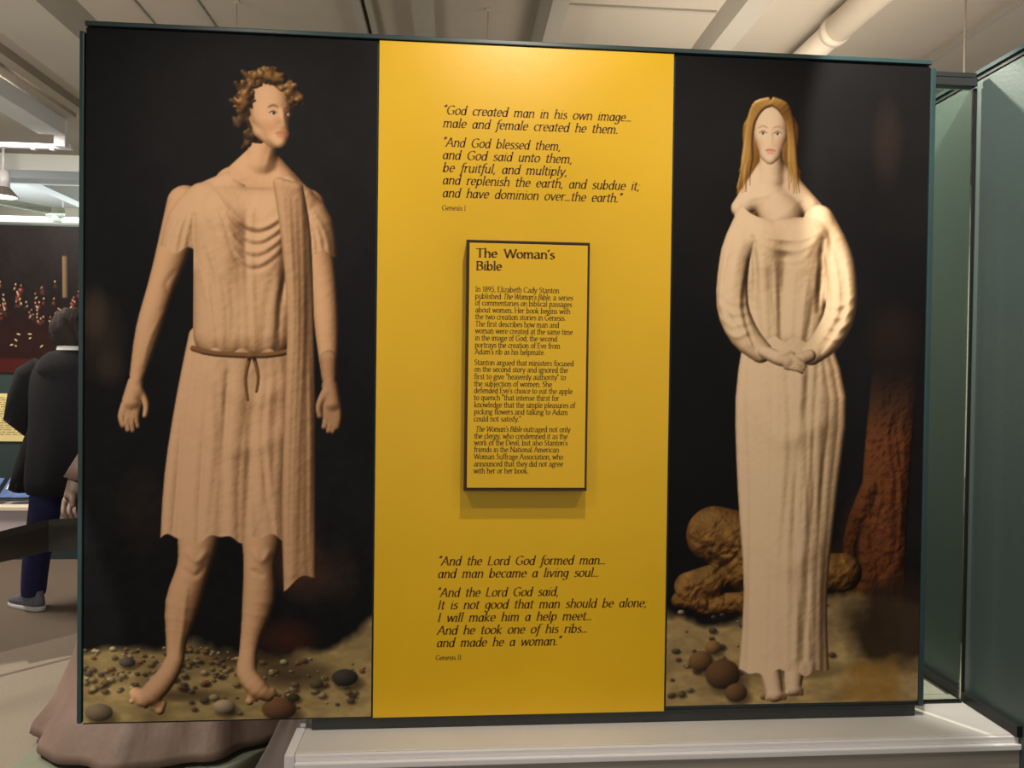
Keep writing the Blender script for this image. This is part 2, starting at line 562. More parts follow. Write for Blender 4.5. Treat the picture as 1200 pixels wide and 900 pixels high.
class Form:
    """a painted rounded form: tapered capsules (u, v, z, r) blended into one relief and shaded from the upper left"""
    def __init__(s, c, k=3.0):
        s.c, s.k = c, k
        s.E = np.zeros(c.U.shape)
        s.F = np.zeros(c.U.shape)
        s.m = np.full(c.U.shape, -99.0)

    def _seg(s, a, b, U, V):
        du, dv = b[0] - a[0], b[1] - a[1]
        t = np.clip(((U - a[0]) * du + (V - a[1]) * dv) / (du * du + dv * dv + 1e-6), 0, 1)
        return t, np.hypot(U - a[0] - du * t, V - a[1] - dv * t)

    def _win(s, pts, pad):
        c = s.c
        us = [p[0] for p in pts]
        vs = [p[1] for p in pts]
        i0, i1 = [int(np.clip(q / c.w * c.nx, 0, c.nx)) for q in (min(us) - pad, max(us) + pad)]
        j0, j1 = [int(np.clip(q / c.h * c.ny, 0, c.ny)) for q in (min(vs) - pad, max(vs) + pad)]
        return slice(j0, j1), slice(i0, i1)

    def cap(s, *pts):
        w_ = s._win(pts, max(p[3] for p in pts) + 14)
        U, V = s.c.U[w_], s.c.V[w_]
        if U.size == 0:
            return s
        hb = np.full(U.shape, -60.0)
        mb = np.full(U.shape, -99.0)
        if len(pts) > 2:
            P = []
            n = len(pts)
            for i in range(n - 1):
                p0, p1, p2, p3 = pts[max(i - 1, 0)], pts[i], pts[i + 1], pts[min(i + 2, n - 1)]
                for k in range(3):
                    t = k / 3.0
                    P.append(tuple(.5 * (2 * p1[q] + (p2[q] - p0[q]) * t + (2 * p0[q] - 5 * p1[q] + 4 * p2[q] - p3[q]) * t * t
                                         + (3 * p1[q] - p0[q] - 3 * p2[q] + p3[q]) * t ** 3) for q in range(4)))
            pts = tuple(P) + (pts[-1],)
        if len(pts) == 1:
            pts = (pts[0], (pts[0][0] + .01, pts[0][1], pts[0][2], pts[0][3]))
        for a, b in zip(pts[:-1], pts[1:]):
            t, d = s._seg(a, b, U, V)
            r = a[3] + (b[3] - a[3]) * t
            z = a[2] + (b[2] - a[2]) * t
            h = z + np.where(d < r, np.sqrt(np.clip(r * r - d * d, 0, None)), -3 * (d - r))
            hb = np.maximum(hb, h)
            mb = np.maximum(mb, r - d)
        s.E[w_] += np.exp(hb / s.k)
        s.m[w_] = np.maximum(s.m[w_], mb)
        return s

    def bump(s, pts, r, amp):
        w_ = s._win(pts, 3 * r)
        U, V = s.c.U[w_], s.c.V[w_]
        if U.size == 0:
            return s
        P = []
        n = len(pts)
        for i in range(n - 1):
            p0, p1, p2, p3 = pts[max(i - 1, 0)], pts[i], pts[i + 1], pts[min(i + 2, n - 1)]
            for k in range(4):
                t = k / 4.0
                P.append(tuple(.5 * (2 * p1[q] + (p2[q] - p0[q]) * t + (2 * p0[q] - 5 * p1[q] + 4 * p2[q] - p3[q]) * t * t
                                     + (3 * p1[q] - p0[q] - 3 * p2[q] + p3[q]) * t ** 3) for q in (0, 1)))
        P.append(tuple(pts[-1]))
        best = np.zeros(U.shape)
        m = max(1, len(P) - 1)
        if len(P) == 1:
            P = P * 2
        for k, (a, b) in enumerate(zip(P[:-1], P[1:])):
            t, d = s._seg(a, b, U, V)
            best = np.maximum(best, np.exp(-(d / r) ** 2) * math.sin(math.pi * (k + .8) / (m + .6)) ** .4)
        s.F[w_] += amp * best
        return s

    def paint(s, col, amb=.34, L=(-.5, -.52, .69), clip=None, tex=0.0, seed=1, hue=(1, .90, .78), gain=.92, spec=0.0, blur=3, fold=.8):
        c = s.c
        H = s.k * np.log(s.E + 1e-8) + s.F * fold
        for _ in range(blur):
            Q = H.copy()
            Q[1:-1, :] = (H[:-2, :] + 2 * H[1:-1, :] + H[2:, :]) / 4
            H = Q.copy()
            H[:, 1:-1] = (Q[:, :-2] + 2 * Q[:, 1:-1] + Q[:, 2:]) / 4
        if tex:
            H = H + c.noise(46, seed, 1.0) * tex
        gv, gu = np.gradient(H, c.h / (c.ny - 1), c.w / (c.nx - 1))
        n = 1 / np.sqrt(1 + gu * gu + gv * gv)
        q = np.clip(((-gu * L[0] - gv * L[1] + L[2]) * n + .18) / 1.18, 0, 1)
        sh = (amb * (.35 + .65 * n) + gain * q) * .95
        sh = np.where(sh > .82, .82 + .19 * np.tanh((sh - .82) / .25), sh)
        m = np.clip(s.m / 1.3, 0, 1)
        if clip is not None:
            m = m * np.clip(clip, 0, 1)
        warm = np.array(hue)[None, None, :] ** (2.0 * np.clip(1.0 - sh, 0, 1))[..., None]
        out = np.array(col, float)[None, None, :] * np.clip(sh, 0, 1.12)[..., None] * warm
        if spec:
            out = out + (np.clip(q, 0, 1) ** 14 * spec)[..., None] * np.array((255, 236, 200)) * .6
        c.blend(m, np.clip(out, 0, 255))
        return s


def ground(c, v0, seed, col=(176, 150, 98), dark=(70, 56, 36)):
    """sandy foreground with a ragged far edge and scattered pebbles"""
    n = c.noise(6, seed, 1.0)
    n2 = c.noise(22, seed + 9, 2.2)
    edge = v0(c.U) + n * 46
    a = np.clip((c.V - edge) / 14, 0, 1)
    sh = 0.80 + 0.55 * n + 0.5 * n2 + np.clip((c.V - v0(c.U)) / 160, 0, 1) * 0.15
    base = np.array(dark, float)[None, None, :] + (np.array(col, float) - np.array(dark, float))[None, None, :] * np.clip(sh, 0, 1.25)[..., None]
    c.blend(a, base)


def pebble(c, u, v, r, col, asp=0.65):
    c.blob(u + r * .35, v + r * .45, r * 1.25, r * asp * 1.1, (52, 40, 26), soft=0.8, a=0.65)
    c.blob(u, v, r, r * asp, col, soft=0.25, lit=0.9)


# ---- left picture: a plain standing man in a knee-length linen tunic
def paint_left():
    c = Canvas(338, 812, 300, 720, (21, 20, 22))
    n = c.noise(4, 3)
    c.C += (n * 16)[..., None] * np.array((1, .95, 1.0))
    c.C += (c.noise(40, 77) * 6)[..., None]
    # dim brown thicket
    for (u, v, ru, rv, col) in [(18, 360, 34, 60, (78, 62, 48)), (10, 330, 20, 36, (92, 74, 58)), (30, 395, 20, 26, (70, 55, 44)),
                                (64, 560, 30, 60, (48, 34, 28)), (235, 600, 50, 62, (78, 40, 26)), (262, 640, 40, 40, (92, 58, 36)),
                                (236, 715, 44, 26, (98, 46, 26)), (300, 640, 26, 44, (60, 44, 32)), (182, 520, 22, 60, (66, 34, 24))]:
        c.blob(u, v, ru, rv, col, soft=1.3, a=0.7)
    tx = c.noise(30, 21, 1.4)
    c.C *= (1 + tx * 0.5 * np.clip(1 - np.abs(c.V - 600) / 260, 0, 1))[..., None]
    ground(c, lambda U: 716 + 8 * np.sin(U / 60.0 + 2) + np.clip(U - 120, 0, 90) * .22 - np.clip(U - 230, 0, 110) * .45, 40)
    c.blob(190, 742, 90, 13, (70, 52, 34), soft=1.2, a=0.75)
    c.blob(120, 782, 56, 9, (74, 56, 36), soft=1.2, a=0.8)
    c.blob(245, 760, 60, 20, (44, 33, 24), soft=1.3, a=0.85)
    r = random.Random(5)
    for k in range(230):
        u, v = r.uniform(0, 170), r.uniform(724, 776)
        if r.random() < .35:
            u, v = r.uniform(120, 330), r.uniform(738, 806)
        rr = r.uniform(1.4, 5.0) * (0.7 + (v - 700) / 150)
        t = r.choice([(150, 128, 84), (170, 150, 110), (120, 96, 66), (96, 84, 70), (186, 164, 122), (140, 96, 66)])
        pebble(c, u, v, rr, t)
    for (u, v, rr, t) in [(18, 800, 17, (120, 104, 80)), (306, 764, 17, (66, 62, 54)), (163, 796, 14, (190, 164, 132)),
                          (228, 800, 22, (120, 84, 56)), (245, 787, 8, (70, 62, 46)), (272, 771, 9, (96, 88, 60)), (50, 741, 10, (92, 82, 72))]:
        pebble(c, u, v, rr, t)
    skin_c, tun, man = (246, 194, 148), (246, 198, 154), (238, 190, 146)
    r = random.Random(15)
    # ---- bare lower legs, feet, arms, neck
    b = Form(c, 2.5)
    b.cap((206, 560, -6, 29), (205, 600, -2, 23), (203, 628, 0, 19), (203, 668, -6, 20), (194, 712, -8, 13), (190, 738, -6, 11))
    b.cap((190, 740, -4, 12), (190, 758, 4, 13), (202, 774, 8, 13), (214, 783, 6, 9))
    b.cap((134, 560, 0, 29), (131, 600, 5, 24), (126, 630, 7, 20), (114, 672, 0, 21), (107, 716, 0, 13), (106, 738, 2, 11))
    b.cap((104, 742, 4, 12), (96, 758, 10, 13), (82, 775, 13, 14), (70, 786, 10, 10))
    for k in range(5):
        b.cap((64 + k * 7, 780 + k * 2.6, 11, 4.6), (56 + k * 8.0, 787 + k * 3.0, 9, 4.2 + (k == 4) * 2))
        b.cap((196 + k * 6, 782 - k, 7, 4.2), (193 + k * 7.6, 790 - k * 1.8, 6, 3.8 + (k == 0) * 2))
    b.bump([(120, 612), (130, 622), (140, 612)], 4, 3).bump([(116, 632), (128, 640), (138, 630)], 3, -2.4).bump([(118, 655), (114, 700), (110, 730)], 3, 2)
    b.bump([(196, 612), (206, 622), (214, 612)], 4, 3).bump([(196, 634), (206, 640)], 3, -2.4)
    b.cap((114, 200, 0, 22), (98, 262, 0, 19), (86, 300, 2, 16), (72, 350, 6, 15), (60, 402, 8, 9.5))
    b.cap((58, 412, 8, 10), (53, 432, 8, 11))
    b.cap((256, 200, -4, 22), (270, 262, -4, 19), (277, 300, -2, 16), (281, 350, 0, 14.5), (284, 402, 2, 9.5))
    b.cap((285, 412, 2, 10), (288, 432, 2, 10.5))
    for k in range(4):
        L_ = (24, 29, 30, 25)[k]
        b.cap((45 + k * 5.4, 436, 10, 4.2), (41 + k * 6.0, 436 + L_ * .6, 9, 3.8), (43 + k * 6, 438 + L_, 7, 3))
        b.cap((280 + k * 5.0, 436, 4, 4.0), (280 + k * 5.4, 436 + L_ * .6, 3, 3.6), (278 + k * 5.4, 438 + L_, 2, 3))
    b.cap((63, 420, 10, 5), (70, 436, 10, 4.4), (69, 450, 9, 3.6))
    b.cap((279, 420, 6, 5), (272, 436, 6, 4.2), (273, 449, 5, 3.4))
    b.bump([(102, 280), (92, 296), (98, 310)], 3, -1.6).bump([(88, 330), (74, 360), (66, 390)], 2.5, 1.2)
    b.cap((206, 112, 0, 17), (201, 150, -3, 18)).cap((201, 152, -10, 19), (168, 176, -10, 15)).cap((201, 152, -10, 18), (236, 176, -12, 14))
    b.cap((201, 142, -8, 17), (152, 184, -8, 13)).cap((201, 142, -8, 17), (244, 182, -12, 13))
    b.bump([(214, 132), (208, 150)], 3, 1.2).bump([(170, 170), (188, 166)], 2.5, 1.2)
    b.cap((170, 178, -8, 24), (222, 178, -10, 24))
    b.cap((60, 778, 9, 8), (84, 788, 9, 8)).cap((196, 780, 4, 8), (218, 780, 4, 7))
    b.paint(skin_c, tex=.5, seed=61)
    # back hair
    hb_ = Form(c, 2)
    for k in range(70):
        t = r.uniform(math.pi * .45, math.pi * 1.75)
        q = r.uniform(.35, 1.05)
        u, v = 203 + 33 * q * math.cos(t), 88 + 46 * q * math.sin(t)
        a = r.uniform(0, 6.28)
        if u > 196 and v > 104:
            continue
        hb_.cap((u, v, r.uniform(0, 10), 5), (u + 7 * math.cos(a), v + 7 * math.sin(a), r.uniform(0, 8), 3.4))
    hb_.paint((92, 64, 36), amb=.2, gain=.9, spec=.25)
    # head turned a little to the right
    h = Form(c, 2.2)
    h.cap((210, 72, 8, 25), (212, 90, 10, 24)).cap((214, 96, 12, 21), (220, 114, 13, 15)).cap((222, 122, 17, 10)).cap((192, 98, 8, 5.5), (193, 105, 8, 4))
    h.bump([(206, 83), (216, 80), (224, 83)], 2.2, 1.6).bump([(230, 83), (236, 81)], 2, 1.4)
    h.bump([(210, 90), (221, 90)], 4.2, -3.4).bump([(232, 90), (236, 91)], 3.4, -3.0)
    h.bump([(226, 86), (228, 96), (230, 103)], 2.4, 5.0).bump([(224, 106), (233, 106)], 2.0, 2.2)
    h.bump([(220, 112), (232, 112)], 1.6, 1.0).bump([(221, 117.5), (231, 117.5)], 1.8, 1.4)
    h.bump([(212, 100), (214, 106)], 6, 1.8).bump([(222, 126), (226, 126)], 4, 2)
    h.cap((206, 108, 6, 16), (216, 120, 7, 12))
    h.paint(skin_c, amb=.5, gain=.74, tex=.2, seed=62, L=(-.42, -.22, .88), fold=.62)
    for (u, v, w_) in ((215, 90.5, 4.6), (234, 91, 3.4)):
        c.blob(u, v, w_, 2.0, (226, 204, 184), soft=.6)
        c.blob(u + 1, v, 1.9, 2.0, (48, 32, 24), soft=.5)
        c.stroke([(u - w_, v - .4), (u, v - 2.6), (u + w_, v - .6)], .9, (64, 38, 26), .85)
        c.stroke([(u - w_ - 1, v - 7), (u, v - 9.6), (u + w_ + 1, v - 7.6)], 1.5, (84, 56, 34), .6)
    c.stroke([(219, 114), (226, 112.8), (233, 114)], 2.2, (170, 72, 54), .5)
    c.stroke([(221, 117), (231, 117)], 2, (190, 92, 72), .4)
    c.stroke([(210, 103), (213, 108)], 6, (232, 132, 100), .22)
    hf = Form(c, 1.6)
    for k in range(90):
        t = r.uniform(math.pi * .86, math.pi * 2.02)
        q = r.uniform(.72, 1.1)
        u, v = 210 + 32 * q * math.cos(t), 74 + 30 * q * math.sin(t)
        a = r.uniform(0, 6.28)
        hf.cap((u, v, r.uniform(8, 18), 3.2), (u + 4 * math.cos(a), v + 4 * math.sin(a), r.uniform(8, 18), 3.4), (u + 7 * math.cos(a + 1.2), v + 7 * math.sin(a + 1.2), 12, 2.2))
    hf.paint((146, 104, 56), amb=.15, gain=1.0, spec=.4, blur=1)
    # ---- skirt in pleats
    f = Form(c, 3.2)
    for k in range(12):
        x = (k - 5.5) / 5.5
        zz = 26 * math.sqrt(max(0, 1 - (x * .96) ** 2)) + r.uniform(-2.5, 2.5)
        f.cap((183 + x * 52, 356, zz, 13), (181 + x * 66, 430, zz, 11), (176 + x * 72 + r.uniform(-3, 3), 520, zz + r.uniform(-2, 2), 10.5), (174 + x * 76 + r.uniform(-2, 2), 612, zz, 10))
    for k in range(8):
        u0 = r.uniform(130, 230)
        f.bump([(u0, 400), (u0 + r.uniform(-8, 8), 480), (u0 + (u0 - 184) * .2, 590)], r.uniform(3, 6), r.uniform(-3, 3))
    f.bump([(128, 450), (170, 490), (236, 470)], 12, 3).bump([(140, 400), (190, 430), (240, 410)], 12, 3)
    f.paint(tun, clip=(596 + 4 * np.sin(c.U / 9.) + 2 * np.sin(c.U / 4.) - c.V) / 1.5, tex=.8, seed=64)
    # ---- body of the tunic
    f = Form(c, 7)
    f.cap((160, 206, 16, 28), (214, 206, 14, 28))
    f.cap((138, 192, 2, 19), (166, 178, 6, 18)).cap((232, 180, 4, 18), (246, 192, 0, 19))
    f.cap((156, 222, 8, 40), (162, 290, 4, 40), (164, 350, 2, 41)).cap((214, 222, 6, 40), (208, 290, 2, 40), (204, 350, 2, 41))
    f.cap((134, 194, 6, 20), (116, 222, 6, 24), (106, 268, 4, 24)).cap((248, 194, 2, 20), (264, 222, 0, 24), (271, 270, -2, 23))
    for k in range(4):
        f.bump([(112 + k * 5, 206), (98 + k * 9, 232), (92 + k * 10, 258)], 2.6, 2.6).bump([(248 + k * 5, 206), (254 + k * 8, 232), (256 + k * 9, 260)], 2.6, 2.6)
    f.bump([(124, 214), (124, 240), (124, 262)], 3, -6).bump([(247, 214), (247, 240), (247, 262)], 3, -6)
    f.bump([(160, 236), (168, 262)], 20, 5).bump([(212, 236), (206, 262)], 20, 4)
    for k in range(13):
        u0, v0 = r.uniform(126, 244), r.uniform(200, 300)
        f.bump([(u0, v0), (u0 + (184 - u0) * .2, v0 + 40), (u0 + (184 - u0) * .25 + r.uniform(-6, 6), 372)], r.uniform(2.6, 5), r.uniform(1.4, 3.4) * r.choice((-1, 1)))
    for k in range(4):
        f.bump([(146 + k * 3, 184 + k * 6), (174, 216 + k * 14), (200, 226 + k * 14), (226, 212 + k * 12), (240, 188 + k * 6)], 3.6, 3.0 - k * .5)
        f.bump([(146 + k * 3, 190 + k * 6), (174, 223 + k * 14), (200, 233 + k * 14), (226, 219 + k * 12)], 2.6, -2.2)
    neck_clip = (c.ell(198, 156, 33, 22) - 1) * 10
    f.paint(tun, clip=np.minimum(neck_clip, (np.where(np.abs(c.U - 185) < 61, 374, 256) - c.V) / 2 + 2 * np.sin(c.U / 5.)), tex=.8, seed=65)
    g = Form(c, 2)
    g.cap((124, 370, 20, 4), (150, 376, 26, 4), (210, 377, 26, 4), (246, 369, 18, 4))
    g.cap((192, 377, 26, 5)).cap((190, 380, 22, 3), (185, 404, 22, 2.6), (188, 430, 20, 2.2)).cap((195, 380, 22, 3), (200, 402, 22, 2.6), (198, 420, 20, 2.2))
    g.paint((150, 106, 66), tex=.4, seed=66)
    # ---- mantle: a long band from the far shoulder, across and down the right side
    f = Form(c, 2.6)
    for k in range(7):
        o_ = k * 6.2
        f.cap((222 + o_ * .62, 172 + o_ * .16, 14, 7), (232 + o_ * .6, 236, 16 - k * 1.5, 7.2), (240 + o_ * .5, 330, 14 - k * 1.5, 7), (238 + o_ * .62, 440, 12 - k, 7.5),
              (236 + o_ * .7, 560, 10 - k, 7.5), (240 + o_ * .66 + r.uniform(-2, 2), 668, 10 - k, 7))
    for k in range(6):
        u0 = 228 + k * 7
        f.bump([(u0, 190), (u0 + r.uniform(-4, 6), 330), (u0 + r.uniform(-4, 4), 480), (u0 + r.uniform(-4, 4), 640)], 2.4, r.choice((-2, 2)))
    f.paint(man, clip=(652 + 5 * np.sin(c.U / 7.) - (c.U - 240) * .4 - c.V) / 1.5, tex=.9, seed=67, amb=.3, gain=.84)
    # the hand shows in front of the mantle
    b = Form(c, 2.0)
    b.cap((283, 380, 12, 11), (284, 402, 12, 9.5)).cap((285, 412, 12, 10), (288, 432, 12, 10.5))
    for k in range(4):
        L_ = (24, 29, 30, 25)[k]
        b.cap((280 + k * 5.0, 436, 14, 4.0), (280 + k * 5.4, 436 + L_ * .6, 13, 3.6), (278 + k * 5.4, 438 + L_, 12, 3))
    b.cap((279, 420, 16, 5), (272, 436, 16, 4.2), (273, 449, 15, 3.4))
    b.paint((222, 172, 130), amb=.3, gain=.86, tex=.4, seed=68)
    return c


# ---- right picture: a plain standing woman in a long pale gown
def paint_right():
    c = Canvas(300, 752, 280, 690, (18, 16, 17))
    n = c.noise(4, 103)
    c.C += (n * 14)[..., None] * np.array((1, .92, .88))
    tx = c.noise(26, 121, 1.2)
    # tree trunk on the right, boulders on the left
    for (u, v, ru, rv, col) in [(250, 90, 22, 60, (44, 30, 26)), (262, 320, 40, 46, (40, 26, 20)), (225, 560, 30, 60, (70, 40, 24)), (190, 600, 46, 40, (78, 46, 26))]:
        c.blob(u, v, ru, rv, col, soft=1.1, a=0.8)
    rr = random.Random(3)
    f = Form(c, 4)
    for k in range(7):
        q = k * 6.5
        f.cap((246 + q, 352 + 14 * math.sin(k * 2.), 0, 9), (238 + q, 470, 6 - abs(k - 3), 10), (234 + q, 580, 6 - abs(k - 3), 10), (232 + q * 1.1, 690, 4, 11), (216 + q * 1.5, 738, 2, 10))
    f.cap((236, 500, 8, 12), (214, 560, 4, 9), (220, 640, 2, 8))
    for k in range(26):
        u0, v0 = rr.uniform(228, 284), rr.uniform(360, 640)
        f.bump([(u0, v0), (u0 + rr.uniform(-6, 6), v0 + 40), (u0 + rr.uniform(-6, 6), v0 + 90)], rr.uniform(1.6, 3.4), rr.uniform(-3, 3))
    f.paint((112, 66, 36), amb=.25, gain=.8, tex=5, seed=131, hue=(1, .8, .6), clip=(c.V - 350) / 90)
    f = Form(c, 5)
    f.cap((54, 552, 0, 34), (80, 560, 0, 36)).cap((92, 590, 0, 30), (118, 604, -4, 24)).cap((24, 612, 4, 17), (52, 606, 6, 20)).cap((44, 634, 6, 13), (104, 632, 4, 14)).cap((14, 628, 6, 10), (30, 630, 6, 11))
    f.cap((150, 600, -14, 26), (206, 598, -16, 24))
    for k in range(20):
        u0, v0 = rr.uniform(20, 130), rr.uniform(530, 640)
        f.bump([(u0, v0), (u0 + rr.uniform(-16, 16), v0 + rr.uniform(0, 20)), (u0 + rr.uniform(-24, 24), v0 + rr.uniform(8, 34))], rr.uniform(1.6, 3), -rr.uniform(2, 5))
    f.paint((176, 134, 76), amb=.2, gain=.8, tex=5, seed=132, hue=(1, .84, .64))
    c.C *= (1 + tx * 0.5 * np.clip((c.V - 480) / 60, 0, 1))[..., None]
    ground(c, lambda U: 634 + 12 * np.sin(U / 50.0), 140, col=(188, 158, 104))
    c.blend(np.clip((c.U - 214 + c.noise(6, 19) * 90) / 40, 0, 1) * np.clip((735 - c.V + c.noise(7, 3) * 60) / 30, 0, 1) * np.clip((c.V - 590) / 30, 0, 1) * .85, (40, 28, 20))
    c.blend(np.clip((c.V - 700 + c.noise(9, 8) * 40) / 20, 0, 1) * np.clip((c.U - 200) / 20, 0, 1) * np.clip((282 - c.U) / 12, 0, 1) * (0.6 + c.noise(24, 5)), (158, 116, 48))
    c.blob(150, 712, 76, 14, (80, 62, 40), soft=1.2, a=0.75)
    r = random.Random(9)
    for k in range(60):
        u, v = r.uniform(4, 120), r.uniform(640, 745)
        if k % 4 == 0:
            u, v = r.uniform(150, 200), r.uniform(628, 700)
        pebble(c, u, v, r.uniform(1.6, 5.5), r.choice([(150, 128, 90), (170, 148, 110), (110, 90, 66), (96, 80, 66)]))
    for (u, v, rr, t) in [(40, 700, 15, (124, 92, 56)), (66, 716, 22, (104, 74, 48)), (82, 738, 14, (112, 84, 52)), (54, 684, 10, (150, 112, 66))]:
        pebble(c, u, v, rr, t, 0.85)
    skin_c, gown = (250, 216, 180), (250, 216, 176)
    r = random.Random(25)
    cx = 112
    # hair falling behind the shoulders
    hb_ = Form(c, 2)
    for k in range(44):
        x = (k - 21.5) / 21.5
        w_ = r.uniform(-3, 3)
        hb_.cap((cx + x * 14, 48 + 8 * abs(x), 4, 3.6), (cx + x * 30, 76, 0, 3.4), (cx + x * 29 + w_, 112, 0, 3.2), (cx + x * 36 - w_, 148, -2, 3.2), (cx + x * 35 + w_, 186 - abs(x) * 14, -3, 2.4))
    hb_.paint((176, 128, 62), amb=.2, gain=.9, spec=.35, hue=(1, .82, .6))
    # neck, shoulders, head, feet
    b = Form(c, 2.5)
    b.cap((cx, 104, 0, 13.5), (cx + 1, 138, 0, 14.5)).cap((cx, 144, -6, 16), (cx - 26, 166, -8, 13)).cap((cx + 2, 144, -6, 16), (cx + 44, 168, -8, 13)).cap((cx, 160, -4, 22), (cx + 14, 178, -4, 26))
    b.cap((cx + 1, 122, -6, 15), (cx - 34, 172, -10, 12)).cap((cx + 1, 122, -6, 15), (cx + 52, 172, -10, 12))
    b.bump([(cx - 22, 160), (cx - 4, 156)], 2.4, 1.8).bump([(cx + 8, 156), (cx + 34, 162)], 2.4, 1.8)
    b.cap((118, 700, 0, 12), (124, 722, 4, 12), (128, 740, 6, 11)).cap((152, 700, -4, 12), (150, 718, 0, 12), (150, 734, 2, 10))
    for k in range(5):
        b.cap((120 + k * 4.6, 742, 8, 3.6), (119 + k * 5, 747 - abs(k - 2) * .8, 7, 3.4))
        b.cap((143 + k * 4, 736, 4, 3.2), (142 + k * 4.4, 741, 3, 3.0))
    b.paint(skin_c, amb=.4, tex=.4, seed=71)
    h = Form(c, 2.2)
    h.cap((cx - 1, 66, 8, 21), (cx - 1, 84, 10, 21)).cap((cx - 1, 92, 12, 18.5), (cx - 1, 106, 16, 13.5)).cap((cx - 1, 113, 20, 8))
    h.bump([(cx - 16, 79), (cx - 10, 76.5), (cx - 4, 79)], 2.2, 1.1).bump([(cx + 3, 79), (cx + 8, 76.5), (cx + 14, 79)], 2.2, 1.1)
    h.bump([(cx - 13, 84.5), (cx - 6, 84.5)], 3.8, -2.6).bump([(cx + 4, 84.5), (cx + 11, 84.5)], 3.8, -2.6)
    h.bump([(cx - 1.4, 80), (cx - 1, 90), (cx - .6, 96)], 2.1, 3.8).bump([(cx - 4, 98), (cx + 3, 98)], 1.8, 1.8)
    h.bump([(cx - 5, 103.5), (cx + 4, 103.5)], 1.4, .8).bump([(cx - 4, 107.4), (cx + 3, 107.4)], 1.6, 1.2)
    h.paint(skin_c, amb=.56, gain=.7, tex=.15, seed=72, L=(-.32, -.18, .93), fold=.62)
    for sgn in (-1, 1):
        u = cx - 1 + sgn * 8.6
        c.blob(u, 84.8, 4.0, 1.9, (240, 226, 210), soft=.6)
        c.blob(u, 84.7, 1.7, 1.8, (58, 40, 30), soft=.5)
        c.stroke([(u - 4.4, 84.2), (u, 82.0), (u + 4.4, 84.2)], .8, (104, 70, 46), .8)
        c.stroke([(u - 5.4, 78.4), (u, 76.2), (u + 5.4, 78.2)], 1.1, (176, 132, 88), .6)
        c.stroke([(cx - 1 + sgn * 12, 94), (cx - 1 + sgn * 11, 100)], 5, (244, 160, 130), .25)
    c.stroke([(cx - 6, 104.4), (cx - 1, 103.6), (cx + 5, 104.4)], 1.7, (192, 72, 62), .6)
    c.stroke([(cx - 4, 107.2), (cx + 3, 107.2)], 1.5, (206, 104, 90), .45)
    hf = Form(c, 1.2)
    for k in range(40):
        x = (k - 19.5) / 19.5
        sg_ = -1 if x < 0 else 1
        hf.cap((cx - 1 + x * 3, 52 - 8 * abs(x) + r.uniform(-1, 1), 22, 2.0), (cx - 1 + sg_ * (9 + 9 * abs(x)), 57 - 8 * abs(x), 20, 2.0), (cx - 1 + sg_ * (18 + 7 * abs(x)), 71 - 7 * abs(x), 12, 2.0),
               (cx - 1 + sg_ * (21 + 8 * abs(x)), 90, 6, 1.9), (cx - 1 + sg_ * (22 + 9 * abs(x)) + r.uniform(-2, 2), 116, 4, 1.8), (cx - 1 + sg_ * (24 + 11 * abs(x)) + r.uniform(-3, 3), 142 + r.uniform(-16, 12), 2, .9))
    hf.paint((214, 168, 92), amb=.25, gain=.95, spec=.5, hue=(1, .82, .6), blur=1)
    # ---- long skirt in pleats
    f = Form(c, 3.2)
    for k in range(11):
        x = (k - 5) / 5.0
        zz = 24 * math.sqrt(max(0, 1 - (x * .96) ** 2)) + r.uniform(-2.5, 2.5)
        f.cap((133 + x * 36, 312, zz, 12), (141 + x * 54, 392, zz + 2, 12), (140 + x * 50 + r.uniform(-3, 3), 500, zz + r.uniform(-2, 2), 10.5),
              (138 + x * 42 + r.uniform(-2, 2), 620, zz, 9.5), (138 + x * 46, 730, zz, 9.5))
    for k in range(12):
        u0 = r.uniform(100, 180)
        f.bump([(u0, 350), (u0 + r.uniform(-8, 8), 450), (u0 + (140 - u0) * .1 + r.uniform(-8, 8), 580), (u0, 700)], r.uniform(2.6, 5), r.uniform(-3.4, 3.4))
    f.bump([(100, 400), (130, 440), (180, 420)], 14, 4).bump([(112, 560), (140, 590), (168, 570)], 14, 3)
    f.paint(gown, clip=(716 + 3 * np.sin(c.U / 8.) + 2 * np.sin(c.U / 3.6) - c.V) / 1.5, tex=.7, seed=73, amb=.4)
    # ---- bodice
    f = Form(c, 6)
    f.cap((104, 204, 10, 24), (158, 204, 8, 24))
    f.cap((86, 182, 0, 16), (100, 196, 6, 18)).cap((172, 182, -2, 16), (160, 196, 4, 18))
    f.cap((106, 214, 6, 29), (112, 270, 2, 29), (116, 316, 4, 29)).cap((156, 214, 6, 29), (152, 270, 2, 29), (150, 316, 4, 29))
    f.cap((90, 184, 2, 19), (74, 224, 6, 19), (71, 270, 8, 19)).cap((170, 184, 0, 19), (192, 226, 4, 19), (197, 272, 6, 19))
    f.bump([(92, 206), (96, 240), (96, 290)], 3, -6).bump([(176, 206), (173, 240), (172, 290)], 3, -6)
    f.bump([(110, 226), (112, 238)], 17, 6).bump([(154, 226), (152, 238)], 17, 5)
    for k in range(14):
        u0, v0 = r.uniform(88, 178), r.uniform(210, 270)
        f.bump([(u0, v0), (u0 + (133 - u0) * .15, v0 + 30), (u0 + (133 - u0) * .3, 326)], r.uniform(2.2, 4), r.uniform(1.2, 2.8) * r.choice((-1, 1)))
    for k in range(3):
        f.bump([(88 + k * 4, 196 + k * 6), (118, 206 + k * 12), (150, 206 + k * 12), (174 - k * 4, 196 + k * 6)], 3, 2.4 - k * .5)
    neck_clip = (c.ell(cx + 6, 160, 40, 24) - 1) * 12
    f.paint(gown, clip=np.minimum(neck_clip, (324 - c.V) / 2 + 1.5 * np.sin(c.U / 4.)), tex=.7, seed=74, amb=.4)
    # ---- wide sleeves folded to the waist
    f = Form(c, 4)
